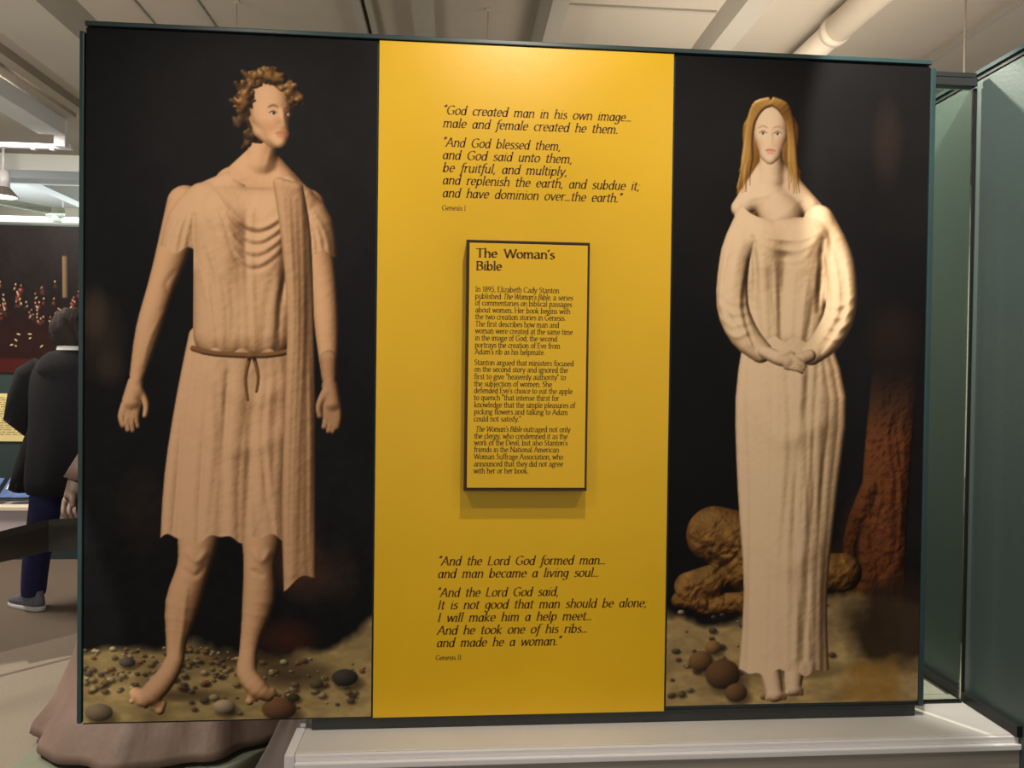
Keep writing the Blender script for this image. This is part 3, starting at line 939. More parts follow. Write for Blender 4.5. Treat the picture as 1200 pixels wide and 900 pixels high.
    f.cap((84, 184, 8, 17), (72, 232, 8, 18), (70, 284, 14, 19), (84, 318, 22, 18), (104, 338, 26, 14))
    f.cap((180, 186, 6, 16), (196, 234, 6, 18), (198, 286, 12, 19), (184, 320, 20, 18), (164, 340, 24, 14))
    for k in range(9):
        q = (k - 4) * 4.2
        f.bump([(84 + q, 192), (72 + q, 240), (68 + q * .9, 290), (92 + q * .5, 330 + q)], 2.2, r.uniform(1.2, 3) * r.choice((-1, 1, 1)))
        f.bump([(182 + q, 194), (196 + q, 242), (198 + q * .9, 292), (174 + q * .5, 332 + q)], 2.2, r.uniform(1.2, 3) * r.choice((-1, 1, 1)))
    for k in range(4):
        f.bump([(56, 270 + k * 14), (72, 282 + k * 13), (90, 280 + k * 12)], 3, 2.4)
        f.bump([(214, 272 + k * 14), (196, 284 + k * 13), (178, 282 + k * 12)], 3, 2.4)
    f.paint(gown, tex=.7, seed=75, amb=.4, clip=(c.V - 206) / 26)
    # ---- hands
    b = Form(c, 1.8)
    b.cap((162, 342, 26, 8), (148, 348, 30, 9), (138, 352, 30, 8))
    b.paint(skin_c, amb=.38, gain=.82)
    b = Form(c, 1.6)
    b.cap((108, 338, 30, 8), (124, 345, 34, 9), (134, 349, 34, 8))
    for k in range(4):
        b.cap((134, 343 + k * 4.4, 36, 3.2), (147, 346 + k * 4.2, 36, 2.9), (157 - abs(k - 1) * 2, 351 + k * 3.6, 33, 2.4))
    b.cap((124, 341, 38, 3.6), (136, 338, 38, 3.0), (143, 340, 36, 2.4))
    b.paint(skin_c, amb=.42, gain=.84)
    return c


# ------------------------------------------------------------------ the big board
BT, BB = 2.43, 0.38
W1, W2, W3 = 0.8471, 0.9089, 0.8461
XA, XB, XC = W1, W1 + W2, W1 + W2 + W3
db = thing('display_board', 'tall teal-edged freestanding board that carries the two pictures and the yellow panel', 'display board', (1.3, 0.05, BB))
box('core', (0.0, 0.004, BB), (XC - 0.012, 0.06, BT), M['teal_dark'], db)
box('edge_rail', (-0.017, -0.004, BB), (-0.0045, 0.062, BT - 0.012), M['teal'], db, 0.002)
box('edge_rail', (XC - 0.0105, -0.004, BB - 0.004), (XC + 0.006, 0.062, BT - 0.006), M['teal'], db, 0.002)
box('edge_rail', (0.0, -0.010, BT + 0.003), (XC - 0.012, 0.062, BT + 0.016), M['teal'], db, 0.002)
box('edge_rail', (0.0, -0.001, BB - 0.003), (XC - 0.012, 0.06, BB - 0.0005), M['charcoal'], db)

lp = thing('mural_panel', 'tall dark picture left of the yellow panel, man standing on pebbly sand', 'picture', (0.0, 0, BB))
box('backing', (0.001, -0.0008, BB + 0.001), (XA - 0.003, 0.0035, BT - 0.001), M['charcoal'], lp)
pc = paint_left()
o = pc.mesh('picture_print', W1 - 0.004, BT - BB - 0.003, M['print'], lp)
o.location = (0.001, -0.002, 0.0015)
rp = thing('mural_panel', 'tall dark picture right of the yellow panel, woman in a long pale gown', 'picture', (XB, 0, BB))
box('backing', (XB + 0.003, -0.0008, BB + 0.012), (XC - 0.012, 0.0035, BT - 0.004), M['charcoal'], rp)
pc = paint_right()
o = pc.mesh('picture_print', W3 - 0.017, BT - BB - 0.018, M['print'], rp)
o.location = (0.004, -0.002, 0.0135)
pc = None

# ------------------------------------------------------------------ lettering drawn with a broad pen
def arc(cx, cy, rx, ry, a0, a1, n=7):
    return [(cx + rx * math.cos(math.radians(a0 + (a1 - a0) * k / n)), cy + ry * math.sin(math.radians(a0 + (a1 - a0) * k / n))) for k in range(n + 1)]


def ring(cx, cy, rx, ry):
    return arc(cx, cy, rx, ry, 0, 360, 14)


X = 46   # x-height; cap height 68, ascender 72, descender -24
G = {}
G['a'] = (46, [arc(20, 33, 15, 13, 150, 0) + [(35, 8), (41, 0)], [(35, 28)] + arc(20, 12, 14, 13, 90, 360, 9)])
G['ai'] = (46, [ring(21, 22, 15, 23), [(36, 45), (36, 8), (42, 0)]])
G['b'] = (48, [[(8, 72), (8, 0)], arc(8 + 16, 22, 16, 23, 170, -170, 11)])
G['c'] = (40, [arc(24, 23, 18, 23, 50, 310, 10)])
G['d'] = (48, [ring(22, 22, 16, 23), [(38, 72), (38, 0)]])
G['e'] = (43, [[(6, 24), (38, 24)] + arc(22, 23, 16, 23, 5, 315, 11)])
G['f'] = (28, [arc(26, 58, 13, 14, 60, 180, 5) + [(13, 0)], [(2, 46), (26, 46)]])
G['fi'] = (26, [arc(26, 58, 12, 14, 60, 180, 5) + [(12, -10)] + arc(2, -12, 9, 12, 0, -80, 4), [(3, 45), (25, 45)]])
G['g'] = (44, [ring(20, 30, 14, 16), arc(20, -9, 17, 12, 60, 400, 12), [(12, 14), (10, 4), (30, 2)], [(30, 42), (42, 46)]])
G['gi'] = (44, [ring(21, 24, 15, 21), [(36, 45), (35, -6)] + arc(20, -8, 15, 15, 0, -150, 6)])
G['h'] = (48, [[(9, 72), (9, 0)], arc(24, 28, 15, 18, 165, 0, 6) + [(39, 0)]])
G['i'] = (21, [[(10, 46), (10, 0)], [(9, 63), (12, 63)]])
G['j'] = (22, [[(12, 46), (12, -12)] + arc(2, -12, 10, 12, 0, -80, 4), [(11, 63), (14, 63)]])
G['k'] = (45, [[(9, 72), (9, 0)], [(37, 46), (12, 24), (40, 0)]])
G['l'] = (21, [[(10, 72), (10, 0)]])
G['m'] = (72, [[(9, 46), (9, 0)], arc(22, 29, 13, 17, 160, 0, 6) + [(35, 0)], arc(48, 29, 13, 17, 160, 0, 6) + [(61, 0)]])
G['n'] = (48, [[(9, 46), (9, 0)], arc(24, 28, 15, 18, 165, 0, 6) + [(39, 0)]])
G['o'] = (46, [ring(23, 23, 18, 23)])
G['p'] = (48, [[(9, 46), (9, -24)], arc(25, 23, 16, 23, 170, -170, 11)])
G['q'] = (48, [ring(22, 23, 16, 23), [(38, 46), (38, -24)]])
G['r'] = (33, [[(9, 46), (9, 0)], arc(24, 28, 15, 18, 165, 60, 4)])
G['s'] = (36, [arc(19, 34, 11, 11, 40, 200, 5) + arc(18, 12, 13, 12, 70, -150, 7)])
G['t'] = (29, [[(12, 60), (12, 10)] + arc(21, 9, 9, 9, 180, 290, 4), [(2, 46), (25, 46)]])
G['u'] = (48, [[(9, 46), (9, 16)] + arc(23, 16, 14, 16, 180, 345, 6), [(38, 46), (38, 0)]])
G['v'] = (42, [[(4, 46), (21, 0), (38, 46)]])
G['w'] = (64, [[(4, 46), (18, 0), (32, 44), (46, 0), (60, 46)]])
G['y'] = (42, [[(4, 46), (21, 2)], [(38, 46), (18, -14), (6, -24)]])
G['z'] = (40, [[(5, 45), (35, 45), (5, 1), (36, 1)]])
G['x'] = (42, [[(5, 46), (37, 0)], [(37, 46), (5, 0)]])
G['A'] = (62, [[(4, 0), (30, 68), (57, 0)], [(14, 23), (48, 23)]])
G['B'] = (54, [[(9, 68), (9, 0)], [(9, 67)] + arc(27, 52, 16, 15, 90, -90, 6) + [(9, 37)], [(27, 37)] + arc(28, 18, 19, 18, 90, -90, 6) + [(9, 0)]])
G['C'] = (62, [arc(36, 34, 29, 34, 48, 312, 12)])
G['D'] = (64, [[(9, 68), (9, 0)], [(9, 67)] + arc(27, 34, 31, 33, 90, -90, 10) + [(9, 1)]])
G['E'] = (50, [[(9, 68), (9, 0)], [(9, 67), (42, 67)], [(9, 36), (37, 36)], [(9, 1), (44, 1)]])
G['G'] = (66, [arc(36, 34, 29, 34, 48, 300, 12) + [(56, 6), (56, 30), (42, 30)]])
G['H'] = (66, [[(9, 68), (9, 0)], [(57, 68), (57, 0)], [(9, 36), (57, 36)]])
G['I'] = (27, [[(13, 68), (13, 0)]])
G['L'] = (48, [[(9, 68), (9, 0)], [(9, 1), (43, 1)]])
G['N'] = (66, [[(9, 0), (9, 68), (57, 0), (57, 68)]])
G['S'] = (46, [arc(24, 51, 15, 17, 40, 210, 6) + arc(22, 18, 17, 18, 70, -150, 7)])
G['T'] = (54, [[(27, 68), (27, 0)], [(3, 67), (51, 67)]])
G['V'] = (58, [[(4, 68), (29, 0), (54, 68)]])
G['W'] = (84, [[(3, 68), (23, 0), (42, 66), (61, 0), (81, 68)]])
G['1'] = (36, [[(10, 56), (20, 66), (20, 0)]])
G['8'] = (46, [ring(22, 51, 13, 16), ring(22, 18, 16, 18)])
G['9'] = (46, [ring(22, 46, 15, 20), [(37, 46), (32, 16), (14, 0)]])
G['5'] = (44, [[(37, 67), (14, 67), (12, 40)] + arc(20, 20, 17, 20, 80, -140, 7)])
G['.'] = (20, [[(8, 3), (11, 3)], [(8, 1), (11, 1)], [(8, 5), (11, 5)]])
G['…'] = (50, [[(6 + q, v), (8 + q, v)] for q in (0, 16, 32) for v in (1, 3, 5)])
G[','] = (20, [[(11, 4), (7, -10)]])
G[';'] = (20, [[(11, 4), (7, -10)], [(10, 40), (13, 40)]])
G["'"] = (14, [[(8, 72), (6, 56)]])
G['"'] = (26, [[(8, 72), (6, 56)], [(18, 72), (16, 56)]])
G[' '] = (25, [])


def hull(pts):
    pts = sorted(set(pts))
    def half(ps):
        h = []
        for p in ps:
            while len(h) >= 2 and (h[-1][0] - h[-2][0]) * (p[1] - h[-2][1]) - (h[-1][1] - h[-2][1]) * (p[0] - h[-2][0]) <= 0:
                h.pop()
            h.append(p)
        return h
    a, b = half(pts), half(pts[::-1])
    return a[:-1] + b[:-1]


def text_polys(txt, italic, wt=1.0, serif=False, wspace=1.0):
    """list of polygons in em/100 units and the total width; *...* toggles italic"""
    nw, nh = 4.9 * wt, 1.05 * wt
    ang = math.radians(18)
    ca, sa = math.cos(ang), math.sin(ang)
    nib = [(sx * nw * ca - sy * nh * sa, sx * nw * sa + sy * nh * ca) for sx, sy in ((1, 1), (-1, 1), (-1, -1), (1, -1))]
    x = 0.0
    polys = []
    it = italic
    for ch in txt:
        if ch == '*':
            it = not it
            continue
        key = ch + 'i' if it and ch + 'i' in G else ch
        adv, strokes = G[key]
        sx = 0.9 if it else 1.0
        sh = 0.20 if it else 0.0
        for st in strokes:
            pts = [(p[0] * sx + p[1] * sh + x, p[1]) for p in st]
            for a, b in zip(pts[:-1], pts[1:]):
                polys.append(hull([(round(a[0] + n[0], 3), round(a[1] + n[1], 3)) for n in nib] + [(round(b[0] + n[0], 3), round(b[1] + n[1], 3)) for n in nib]))
            if serif and ch.isalpha():
                for e, q in ((st[0], st[1]), (st[-1], st[-2])):
                    if abs(e[0] - q[0]) < 0.5 * abs(e[1] - q[1]) and e[1] in (0, 46, 68, 72, -24):
                        l, r_ = (8.5, 2) if (e[1] in (46, 72) and abs(e[0] - q[0]) < 1) else (8.5, 8.5)
                        px = e[0] * sx + e[1] * sh + x
                        yy = e[1] + (1.0 if e[1] <= 0 else -1.0)
                        polys.append([(px - l, yy - 2.6), (px + r_, yy - 2.6), (px + r_, yy + 2.6), (px - l, yy + 2.6)])
            if it and ch.isalpha() and not serif:
                for st_ in (st,):
                    for e, q in ((st_[0], st_[1]), (st_[-1], st_[-2])):
                        px = e[0] * sx + e[1] * sh + x
                        if abs(e[0] - q[0]) < 1.5 and e[1] == 0 and ch.islower():
                            polys.append([(px - 2, -.4), (px + 3, -2.2), (px + 9, 3.4), (px + 8, 5.0), (px + 1, 3)])
                        elif abs(e[0] - q[0]) < 1.5 and e[1] in (46, 72):
                            polys.append([(px - 9, e[1] - 6), (px - 8, e[1] - 7.4), (px + 1, e[1] - 4), (px + 3, e[1] + 1.6), (px - 2, e[1] + .6)])
                        elif ch.isupper() and e[1] in (0, 68) and abs(e[0] - q[0]) < .6 * abs(e[1] - q[1]):
                            yy = 1 if e[1] == 0 else 67
                            polys.append([(px - 6, yy - 1.3), (px + 6, yy - 1.3), (px + 6, yy + 1.3), (px - 6, yy + 1.3)])
        x += adv * sx * (wspace if ch == ' ' else 1.0)
    return polys, x


def text_line(txt, x0, z, x1, size, y, m, parent, italic=False, wt=1.0, serif=False, wspace=1.0):
    polys, wd = text_polys(txt, italic, wt, serif, wspace)
    k = (x1 - x0) / max(max(p[0] for q in polys for p in q), 1)
    s = size / 100.0
    vs, fs = [], []
    off = parent.location
    for q in polys:
        i = len(vs)
        vs += [(x0 + p[0] * k - off.x, y - off.y, z + p[1] * s - off.z) for p in q]
        fs.append(tuple(range(i, i + len(q))))
    me = bpy.data.meshes.new('text_line')
    me.from_pydata(vs, [], fs)
    me.update()
    return link('text_line', me, m, parent)


yp = thing('quotation_panel', 'tall glossy yellow centre panel printed with scripture quotations in brown italics', 'sign panel', (XA, 0, BB))
box('panel', (XA + 0.0025, -0.004, BB - 0.002), (XB - 0.002, 0.0035, BT + 0.001), M['yellow'], yp, 0.0012)
Q = [('"God created man in his own image…', 1.041, 2.2165, 1.621), ('male and female created he them.', 1.041, 2.1775, 1.580),
     ('"And God blessed them,', 1.041, 2.1195, 1.402), ('and God said unto them,', 1.041, 2.0815, 1.438),
     ('be fruitful, and multiply,', 1.042, 2.043, 1.423), ('and replenish the earth, and subdue it;', 1.042, 2.0055, 1.653),
     ('and have dominion over…the earth."', 1.042, 1.9665, 1.600),
     ('"And the Lord God formed man…', 1.041, .8435, 1.560), ('and man became a living soul…', 1.041, .805, 1.540),
     ('"And the Lord God said,', 1.039, .7465, 1.414), ('It is not good that man should be alone;', 1.041, .7085, 1.696),
     ('I will make him a help meet…', 1.041, .6695, 1.520), ('And he took one of his ribs…', 1.041, .6305, 1.506),
     ('and made he a woman."', 1.040, .5925, 1.429)]
for t, x0, z, x1 in Q:
    text_line(t, x0, z, x1, 0.0395, -0.0045, M['ink'], yp, italic=True, wt=1.0, wspace=1.75)
text_line('Genesis I', 1.042, 1.927, 1.114, 0.0215, -0.0045, M['ink'], yp, wt=1.0, serif=True)
text_line('Genesis II', 1.038, .552, 1.116, 0.0215, -0.0045, M['ink'], yp, wt=1.0, serif=True)

ST = 0.05
sg = thing('text_sign', 'raised yellow text sign with dark bronze edge mounted on the yellow centre panel', 'sign', (1.3, -0.0045, 1.08))
box('sign_box', (1.1245, -ST + 0.001, 1.087), (1.4835, -0.006, 1.826), M['bronze_edge'], sg, 0.001)
box('face_plate', (1.1265, -ST - 0.0012, 1.0885), (1.4835, -ST, 1.822), M['yellow'], sg, 0.0006)
for lo, hi in (((1.117, -ST - 0.002, 1.8235), (1.490, -0.010, 1.831)), ((1.117, -ST - 0.002, 1.079), (1.490, -0.010, 1.0865)),
               ((1.1175, -ST - 0.002, 1.0867), (1.1243, -0.010, 1.8233)), ((1.4838, -ST - 0.002, 1.0867), (1.490, -0.010, 1.8233))):
    box('edge_strip', lo, hi, M['bronze_edge'], sg, 0.0008)
T = [("The Woman's", 1.146, 1.7795, 1.384, 1, 1), ('Bible', 1.147, 1.7415, 1.225, 1, 1),
     ('In 1895, Elizabeth Cady Stanton', 1.145, 1.677, 1.398, 0, 0), ("published *The Woman's Bible*, a series", 1.145, 1.656, 1.441, 0, 0),
     ('of commentaries on biblical passages', 1.145, 1.636, 1.438, 0, 0), ('about women. Her book begins with', 1.146, 1.615, 1.433, 0, 0),
     ('the two creation stories in Genesis.', 1.146, 1.5945, 1.419, 0, 0), ('The first describes how man and', 1.146, 1.573, 1.399, 0, 0),
     ('woman were created at the same time', 1.146, 1.5525, 1.441, 0, 0), ('in the image of God; the second', 1.146, 1.5315, 1.394, 0, 0),
     ('portrays the creation of Eve from', 1.146, 1.510, 1.403, 0, 0), ("Adam's rib as his helpmate.", 1.146, 1.490, 1.357, 0, 0),
     ('Stanton argued that ministers focused', 1.145, 1.4575, 1.445, 0, 0), ('on the second story and ignored the', 1.145, 1.4375, 1.428, 0, 0),
     ('first to give "heavenly authority" to', 1.145, 1.4155, 1.422, 0, 0), ('the subjection of women. She', 1.145, 1.394, 1.380, 0, 0),
     ("defended Eve's choice to eat the apple", 1.145, 1.3735, 1.443, 0, 0), ('to quench "that intense thirst for', 1.145, 1.3525, 1.403, 0, 0),
     ('knowledge that the simple pleasures of', 1.146, 1.331, 1.454, 0, 0), ('picking flowers and talking to Adam', 1.146, 1.310, 1.429, 0, 0),
     ('could not satisfy."', 1.145, 1.2885, 1.287, 0, 0), ("*The Woman's Bible* outraged not only", 1.150, 1.258, 1.439, 0, 0),
     ('the clergy, who condemned it as the', 1.147, 1.237, 1.430, 0, 0), ("work of the Devil, but also Stanton's", 1.147, 1.217, 1.430, 0, 0),
     ('friends in the National American', 1.147, 1.1965, 1.404, 0, 0), ('Woman Suffrage Association, who', 1.147, 1.175, 1.417, 0, 0),
     ('announced that they did not agree', 1.147, 1.1535, 1.417, 0, 0), ('with her or her book.', 1.147, 1.1325, 1.312, 0, 0)]
for t, x0, z, x1, big, bold in T:
    text_line(t, x0, z, x1, 0.0375 if big else 0.0232, -ST - 0.0017, M['ink'] if big else M['ink_small'], sg, wt=1.3 if big else 1.05,
              serif=True, wspace=1.8 if big else 1.0)

# ------------------------------------------------------------------ ceiling fittings
cp = thing('ceiling_pipe', 'thick cream painted pipe running under the ceiling above the right picture', 'pipe', (3.0, 0, 3.2))
tube('pipe_run', [(0, -4.5, 0), (0, 1.38, 0)], 0.072, M['pipe'], cp, 28)
tube('pipe_run', [(0, 1.40, 0), (0, 4.5, 0)], 0.066, M['pipe'], cp, 28)
tube('collar', [(0, 1.36, 0), (0, 1.42, 0)], 0.077, M['pipe'], cp, 28)
for yy in (-2.5, 0.4, 2.9):
    tube('hanger', [(0, yy, 0.06), (0, yy, 0.10)], 0.006, M['pipe'], cp, 8)
wr1 = thing('hanging_rod', 'thin pale rod hanging from the ceiling above the yellow panel', 'rod', (1.235, 1.55, 3.3))
tube('rod', [(0, 0, 0.0), (0, 0, -0.55)], 0.003, M['pipe'], wr1, 8)
box('rod_clip', (1.225, 1.54, 3.29), (1.245, 1.56, 3.30), M['pipe'], wr1)
wr3 = thing('hanging_rod', 'thin pale rod hanging from the ceiling above the left picture', 'rod', (-0.034, 1.60, 3.3))
tube('rod', [(0, 0, 0.0), (0, 0, -0.5)], 0.003, M['pipe'], wr3, 8)
box('rod_clip', (-0.044, 1.59, 3.29), (-0.024, 1.61, 3.30), M['pipe'], wr3)
wr2 = thing('hanging_rod', 'thin cream rod dropping from the ceiling by the teal wall', 'rod', (3.52, 1.15, 3.3))
tube('rod', [(0, 0, 0.0), (0, 0, -0.62)], 0.005, M['pipe'], wr2, 8)
box('rod_clip', (3.505, 1.135, 3.29), (3.535, 1.165, 3.30), M['pipe'], wr2)

lt = thing('lighting_track', 'boxy grey lighting track running along the ceiling at the left, ending in a white bracket', 'lighting track', (-1.78, 2.0, 3.1))
box('track_box', (-1.90, -3.0, 3.10), (-1.72, 3.30, 3.22), M['ceiling_white'], lt, 0.006)
box('top_flange', (-1.74, -3.0, 3.225), (-1.64, 3.30, 3.262), M['ceiling_grey'], lt, 0.004)
box('end_bracket', (-1.80, 3.301, 3.02), (-1.72, 3.35, 3.22), M['white'], lt, 0.008)
for yy in (-1.5, 0.8):
    tube('hanger', [(-0.03, yy - 2.0, 0.12), (-0.03, yy - 2.0, 0.2)], 0.006, M['pipe'], lt, 8)
ct = thing('lighting_track', 'slim white cross track below the brown ceiling, meeting the white bracket', 'lighting track', (-3.0, 3.38, 3.03))
box('rail', (-5.0, 3.36, 3.02), (-1.71, 3.40, 3.055), M['white'], ct, 0.004)
for xx in (-1.86, -1.99):
    box('clip', (xx, 3.365, 3.010), (xx + 0.03, 3.395, 3.0195), M['white'], ct)
for xx in (-2.5, -4.0):
    tube('hanger', [(xx + 3, 0, 0.02), (xx + 3, 0, 0.30)], 0.005, M['pipe'], ct, 8)

# pendant lamp and far tracks
pd = thing('track_lamp', 'white cylindrical lamp with flared grey shade glowing at the left edge', 'lamp', (-2.72, 4.3, 3.10))
bm = bmesh.new()
add_tube(bm, [(0, 0, -0.02), (0, 0, -0.16)], 0.05, 20)
bmesh_obj('lamp_body', bm, M['white'], pd, True)
tube('stem', [(0, 0, 0.20), (0, 0, -0.02)], 0.012, M['white'], pd, 10)
prof = [(0.05, -0.155), (0.062, -0.17), (0.115, -0.235), (0.118, -0.24), (0.108, -0.237), (0.052, -0.17)]
loft('lamp_shade', [[(r * math.cos(2 * math.pi * k / 24), r * math.sin(2 * math.pi * k / 24), z) for k in range(24)] for r, z in prof],
     mat('shade_grey', (120, 112, 108), 0.4), pd, cap=False)
tube('bulb', [(0, 0, -0.21), (0, 0, -0.236)], [0.09, 0.10], M['bulb'], pd, 20)
for lab, y_, z_, x0_, x1_, gm in (('white track across the far ceiling behind the lamp', 5.2, 3.22, -8.0, -1.0, 'white'),
                                 ('pale grey track low across the far gallery ceiling', 6.6, 3.12, -8.0, -1.0, 'track_green')):
    t_ = thing('lighting_track', lab, 'lighting track', (x0_, y_, z_))
    box('rail', (x0_, y_ - 0.03, z_ - 0.03), (x1_, y_ + 0.03, z_ + 0.03), M[gm], t_, 0.004)
    for xx in (x0_ + 1, x0_ + 3, x0_ + 4.6, x0_ + 6):
        tube('hanger', [(xx - x0_, 0, 0.03), (xx - x0_, 0, 3.56 - z_)], 0.006, M['white'], t_, 8)
t_ = thing('lighting_track', 'pale green diagonal track with knuckle joints in the far gallery', 'lighting track', (-3.35, 4.9, 3.02))
tube('rail', [(-1.2, -0.9, 0.06), (0.42, 0.62, -0.02)], 0.035, M['track_green'], t_, 10)
for px_, py_, pz_ in ((-0.12, 0.10, 0.02), (0.42, 0.62, -0.07)):
    bm = bmesh.new()
    add_tube(bm, [(px_ - .07, py_, pz_ + .04), (px_ + .07, py_, pz_ + .04)], 0.055, 14)
    add_tube(bm, [(px_, py_, pz_ + .06), (px_ + .02, py_, pz_ - .06)], 0.04, 14)
    bmesh_obj('joint', bm, M['track_green'], t_, True)
tube('hanger', [(-0.12, 0.10, 0.05), (-0.12, 0.10, 0.53)], 0.008, M['white'], t_, 8)

# ------------------------------------------------------------------ exhibit at the back left
ex = thing('exhibit_case', 'low lavender-fronted exhibit counter with black base under the far crowd picture', 'display case', (-2.6, 3.6, 0))
box('base', (-5.0, 3.50, 0.0), (-1.0, 4.0, 0.19), M['teal_dark'], ex)
box('front_panel', (-5.0, 3.47, 0.19), (-1.0, 3.98, 0.375), M['lavender'], ex, 0.003)
box('ledge_lip', (-5.0, 3.43, 0.376), (-1.0, 3.55, 0.405), M['cream_wall'], ex, 0.004)
prism('sloping_ledge', [(3.55, 0.406), (3.55, 0.385), (3.84, 0.50), (3.84, 0.60), (3.80, 0.60)], -5.0, -1.0, M['white_metal'], ex, axis='x')
box('back_board', (-5.0, 3.85, 0.39), (-1.0, 3.95, 2.56), M['teal_dark'], ex)
bp_ = box('reading_board', (-3.4, 3.835, 0.85), (-1.2, 3.849, 1.225), M['label_paper'], ex)
# fine print on the reading board: rows of tiny dashes, too small to read
bm = bmesh.new()
rr_ = random.Random(4)
for k in range(17):
    z_ = 1.19 - k * 0.018
    x_ = -3.3
    while x_ < -1.4:
        l_ = rr_.uniform(.02, .07)
        if rr_.random() < .97:
            add_box(bm, (x_ + 2.6, 3.8335 - 3.6, z_), (x_ + l_ + 2.6, 3.8348 - 3.6, z_ + 0.006))
        x_ += l_ + 0.012
pr_ = bmesh_obj('fine_print', bm, M['label_ink'], ex)
pr_['kind'] = 'stuff'
rs = random.Random(12)
for k, (xa, xb) in enumerate(((-3.05, -2.72), (-2.66, -2.38), (-2.34, -2.12), (-2.06, -1.86), (-1.8, -1.5))):
    cz_ = 0.445
    b_ = thing('printed_card', ['blue printed card lying furthest left on the far exhibit ledge', 'blue printed card second along the far exhibit ledge',
                               'blue printed card at the left picture edge on the far exhibit ledge', 'blue printed card partly behind the dark coat',
                               'blue printed card on the far ledge just behind the statue sleeve'][k], 'card', ((xa + xb) / 2, 3.68, 0.5),
               'blue cards on the far ledge')
    bm = bmesh.new()
    add_box(bm, (-(xb - xa) / 2, -0.10, 0.0), ((xb - xa) / 2, 0.10, 0.006))
    c_ = bmesh_obj('card', bm, M['blue_print'], b_)
    bm = bmesh.new()
    add_box(bm, (-(xb - xa) / 2 + 0.02, -0.02, 0.0065), ((xb - xa) / 2 - 0.02, 0.05, 0.008))
    bmesh_obj('card_patch', bm, M['white_metal'], b_)
    b_.rotation_euler[0] = math.atan2(0.194, 0.25)
    b_.location = ((xa + xb) / 2, 3.67, 0.508)


def paint_crowd():
    c = Canvas(200, 130, 460, 290, (20, 15, 15))
    c.C += (c.noise(6, 500) * 18)[..., None]
    c.C *= (1 + c.noise(60, 510) * .5)[..., None]
    c.blend(np.clip((c.V - 66) / 30, 0, 1) * .55, (52, 24, 22))
    c.blend(np.clip((c.V - 116) / 3, 0, 1) * .7, (84, 28, 24))
    c.limb([(25, 121, 126), (64, 121.5, 126.5)], (104, 86, 64), edge=.6)
    r = random.Random(8)
    spots = sorted([(r.uniform(48, 84) + 4 * math.sin(k), r.uniform(2, 198)) for k in range(150)])
    for v, u in spots:
        if 119 < u < 129 and v < 62:
            continue
        b_ = r.choice([(58, 34, 30), (96, 36, 30), (40, 30, 30), (34, 26, 28), (84, 54, 40), (104, 42, 32), (52, 36, 32), (46, 32, 30)])
        hh = r.uniform(2.0, 3.6)
        c.blob(u, v + 3.6, r.uniform(1.5, 2.5), hh, b_, ang=r.uniform(-.5, .5), soft=.8, a=.9, lit=.5)
        c.blob(u + r.uniform(-.6, .6), v - .6, .95, 1.25, r.choice([(170, 116, 88), (140, 92, 66), (186, 140, 112)]), soft=.6, a=.9, lit=.4)
        if r.random() < .5:
            c.blob(u + r.uniform(-.8, .8), v + 3, .6, r.uniform(1, 2.6), (196, 176, 150), ang=r.uniform(-.9, .9), soft=.8, a=.9)
        if r.random() < .5:
            c.path([(u, v + 3, .8), (u + r.uniform(-3, 3), v + 5, .6)], .6, (150, 110, 84))
    for k in range(16):
        c.blob(r.uniform(30, 180), r.uniform(92, 108), r.uniform(.8, 2.2), .8, (186, 166, 126), ang=r.uniform(-.9, .9), soft=.6)
    return c


mp_ = thing('crowd_picture', 'dark painted crowd scene hung above the reading board at far left', 'picture', (-3.1, 3.84, 1.39))
box('backing', (-3.1, 3.838, 1.39), (-1.3, 3.849, 2.545), M['charcoal'], mp_)
o = paint_crowd().mesh('picture_print', 1.8, 1.155, M['print'], mp_)
o.location = (0, -0.004, 0)

# ------------------------------------------------------------------ dark reader rail
rl = thing('reader_rail', 'dark angled rail with a mitred corner in front of the black-coated visitor', 'rail', (-0.8, 1.3, 0))
def rail_seg(name, a, b, h0, h1, t=0.10, drop=0.10):
    a, b = Vector(a), Vector(b)
    d = (b - a).normalized()
    n = Vector((-d.y, d.x, 0)).normalized() * t
    vs = []
    for p, h in ((a, h0), (b, h1)):
        vs += [p, p + n * 1.0 + Vector((0, 0, 0.035)), p + n * 1.0 - Vector((0, 0, h - .02)), p - Vector((0, 0, h))]
    bm = bmesh.new()
    V_ = [bm.verts.new(v - rl.location) for v in vs]
    for f in ((0, 1, 2, 3), (7, 6, 5, 4), (0, 4, 5, 1), (1, 5, 6, 2), (2, 6, 7, 3), (3, 7, 4, 0)):
        bm.faces.new([V_[i] for i in f])
    bmesh.ops.recalc_face_normals(bm, faces=bm.faces[:])
    bmesh.ops.bevel(bm, geom=bm.edges[:], offset=0.004, segments=1, affect='EDGES')
    return bmesh_obj(name, bm, M['rail'], rl)
rail_seg('rail_panel', (-1.30, 1.02, 0.575), (-0.856, 1.452, 0.668), 0.085, 0.125, t=0.022)
rail_seg('rail_panel', (-0.868, 1.45, 0.665), (-0.30, 1.49, 0.70), 0.125, 0.115, t=0.022)
rail_seg('rail_tray', (-0.868, 1.47, 0.60), (-0.30, 1.51, 0.635), 0.03, 0.03, t=0.09)
tube('rail_post', [(0.48, 0.23, 0.0), (0.48, 0.23, 0.60)], 0.025, M['rail'], rl, 14)
tube('post_foot', [(0.48, 0.23, 0.0), (0.48, 0.23, 0.015)], 0.08, M['rail'], rl, 20)
hs = thing('handset', 'small black curved object lying on the angled rail at the left edge', 'handset', (-1.085, 1.30, 0.725))
tube('grip', [(-0.16, -0.10, -0.03), (-0.09, -0.05, 0.025), (-0.02, -0.01, 0.025), (0.03, 0.01, -0.005)], [0.028, 0.022, 0.022, 0.030], M['black'], hs, 14)
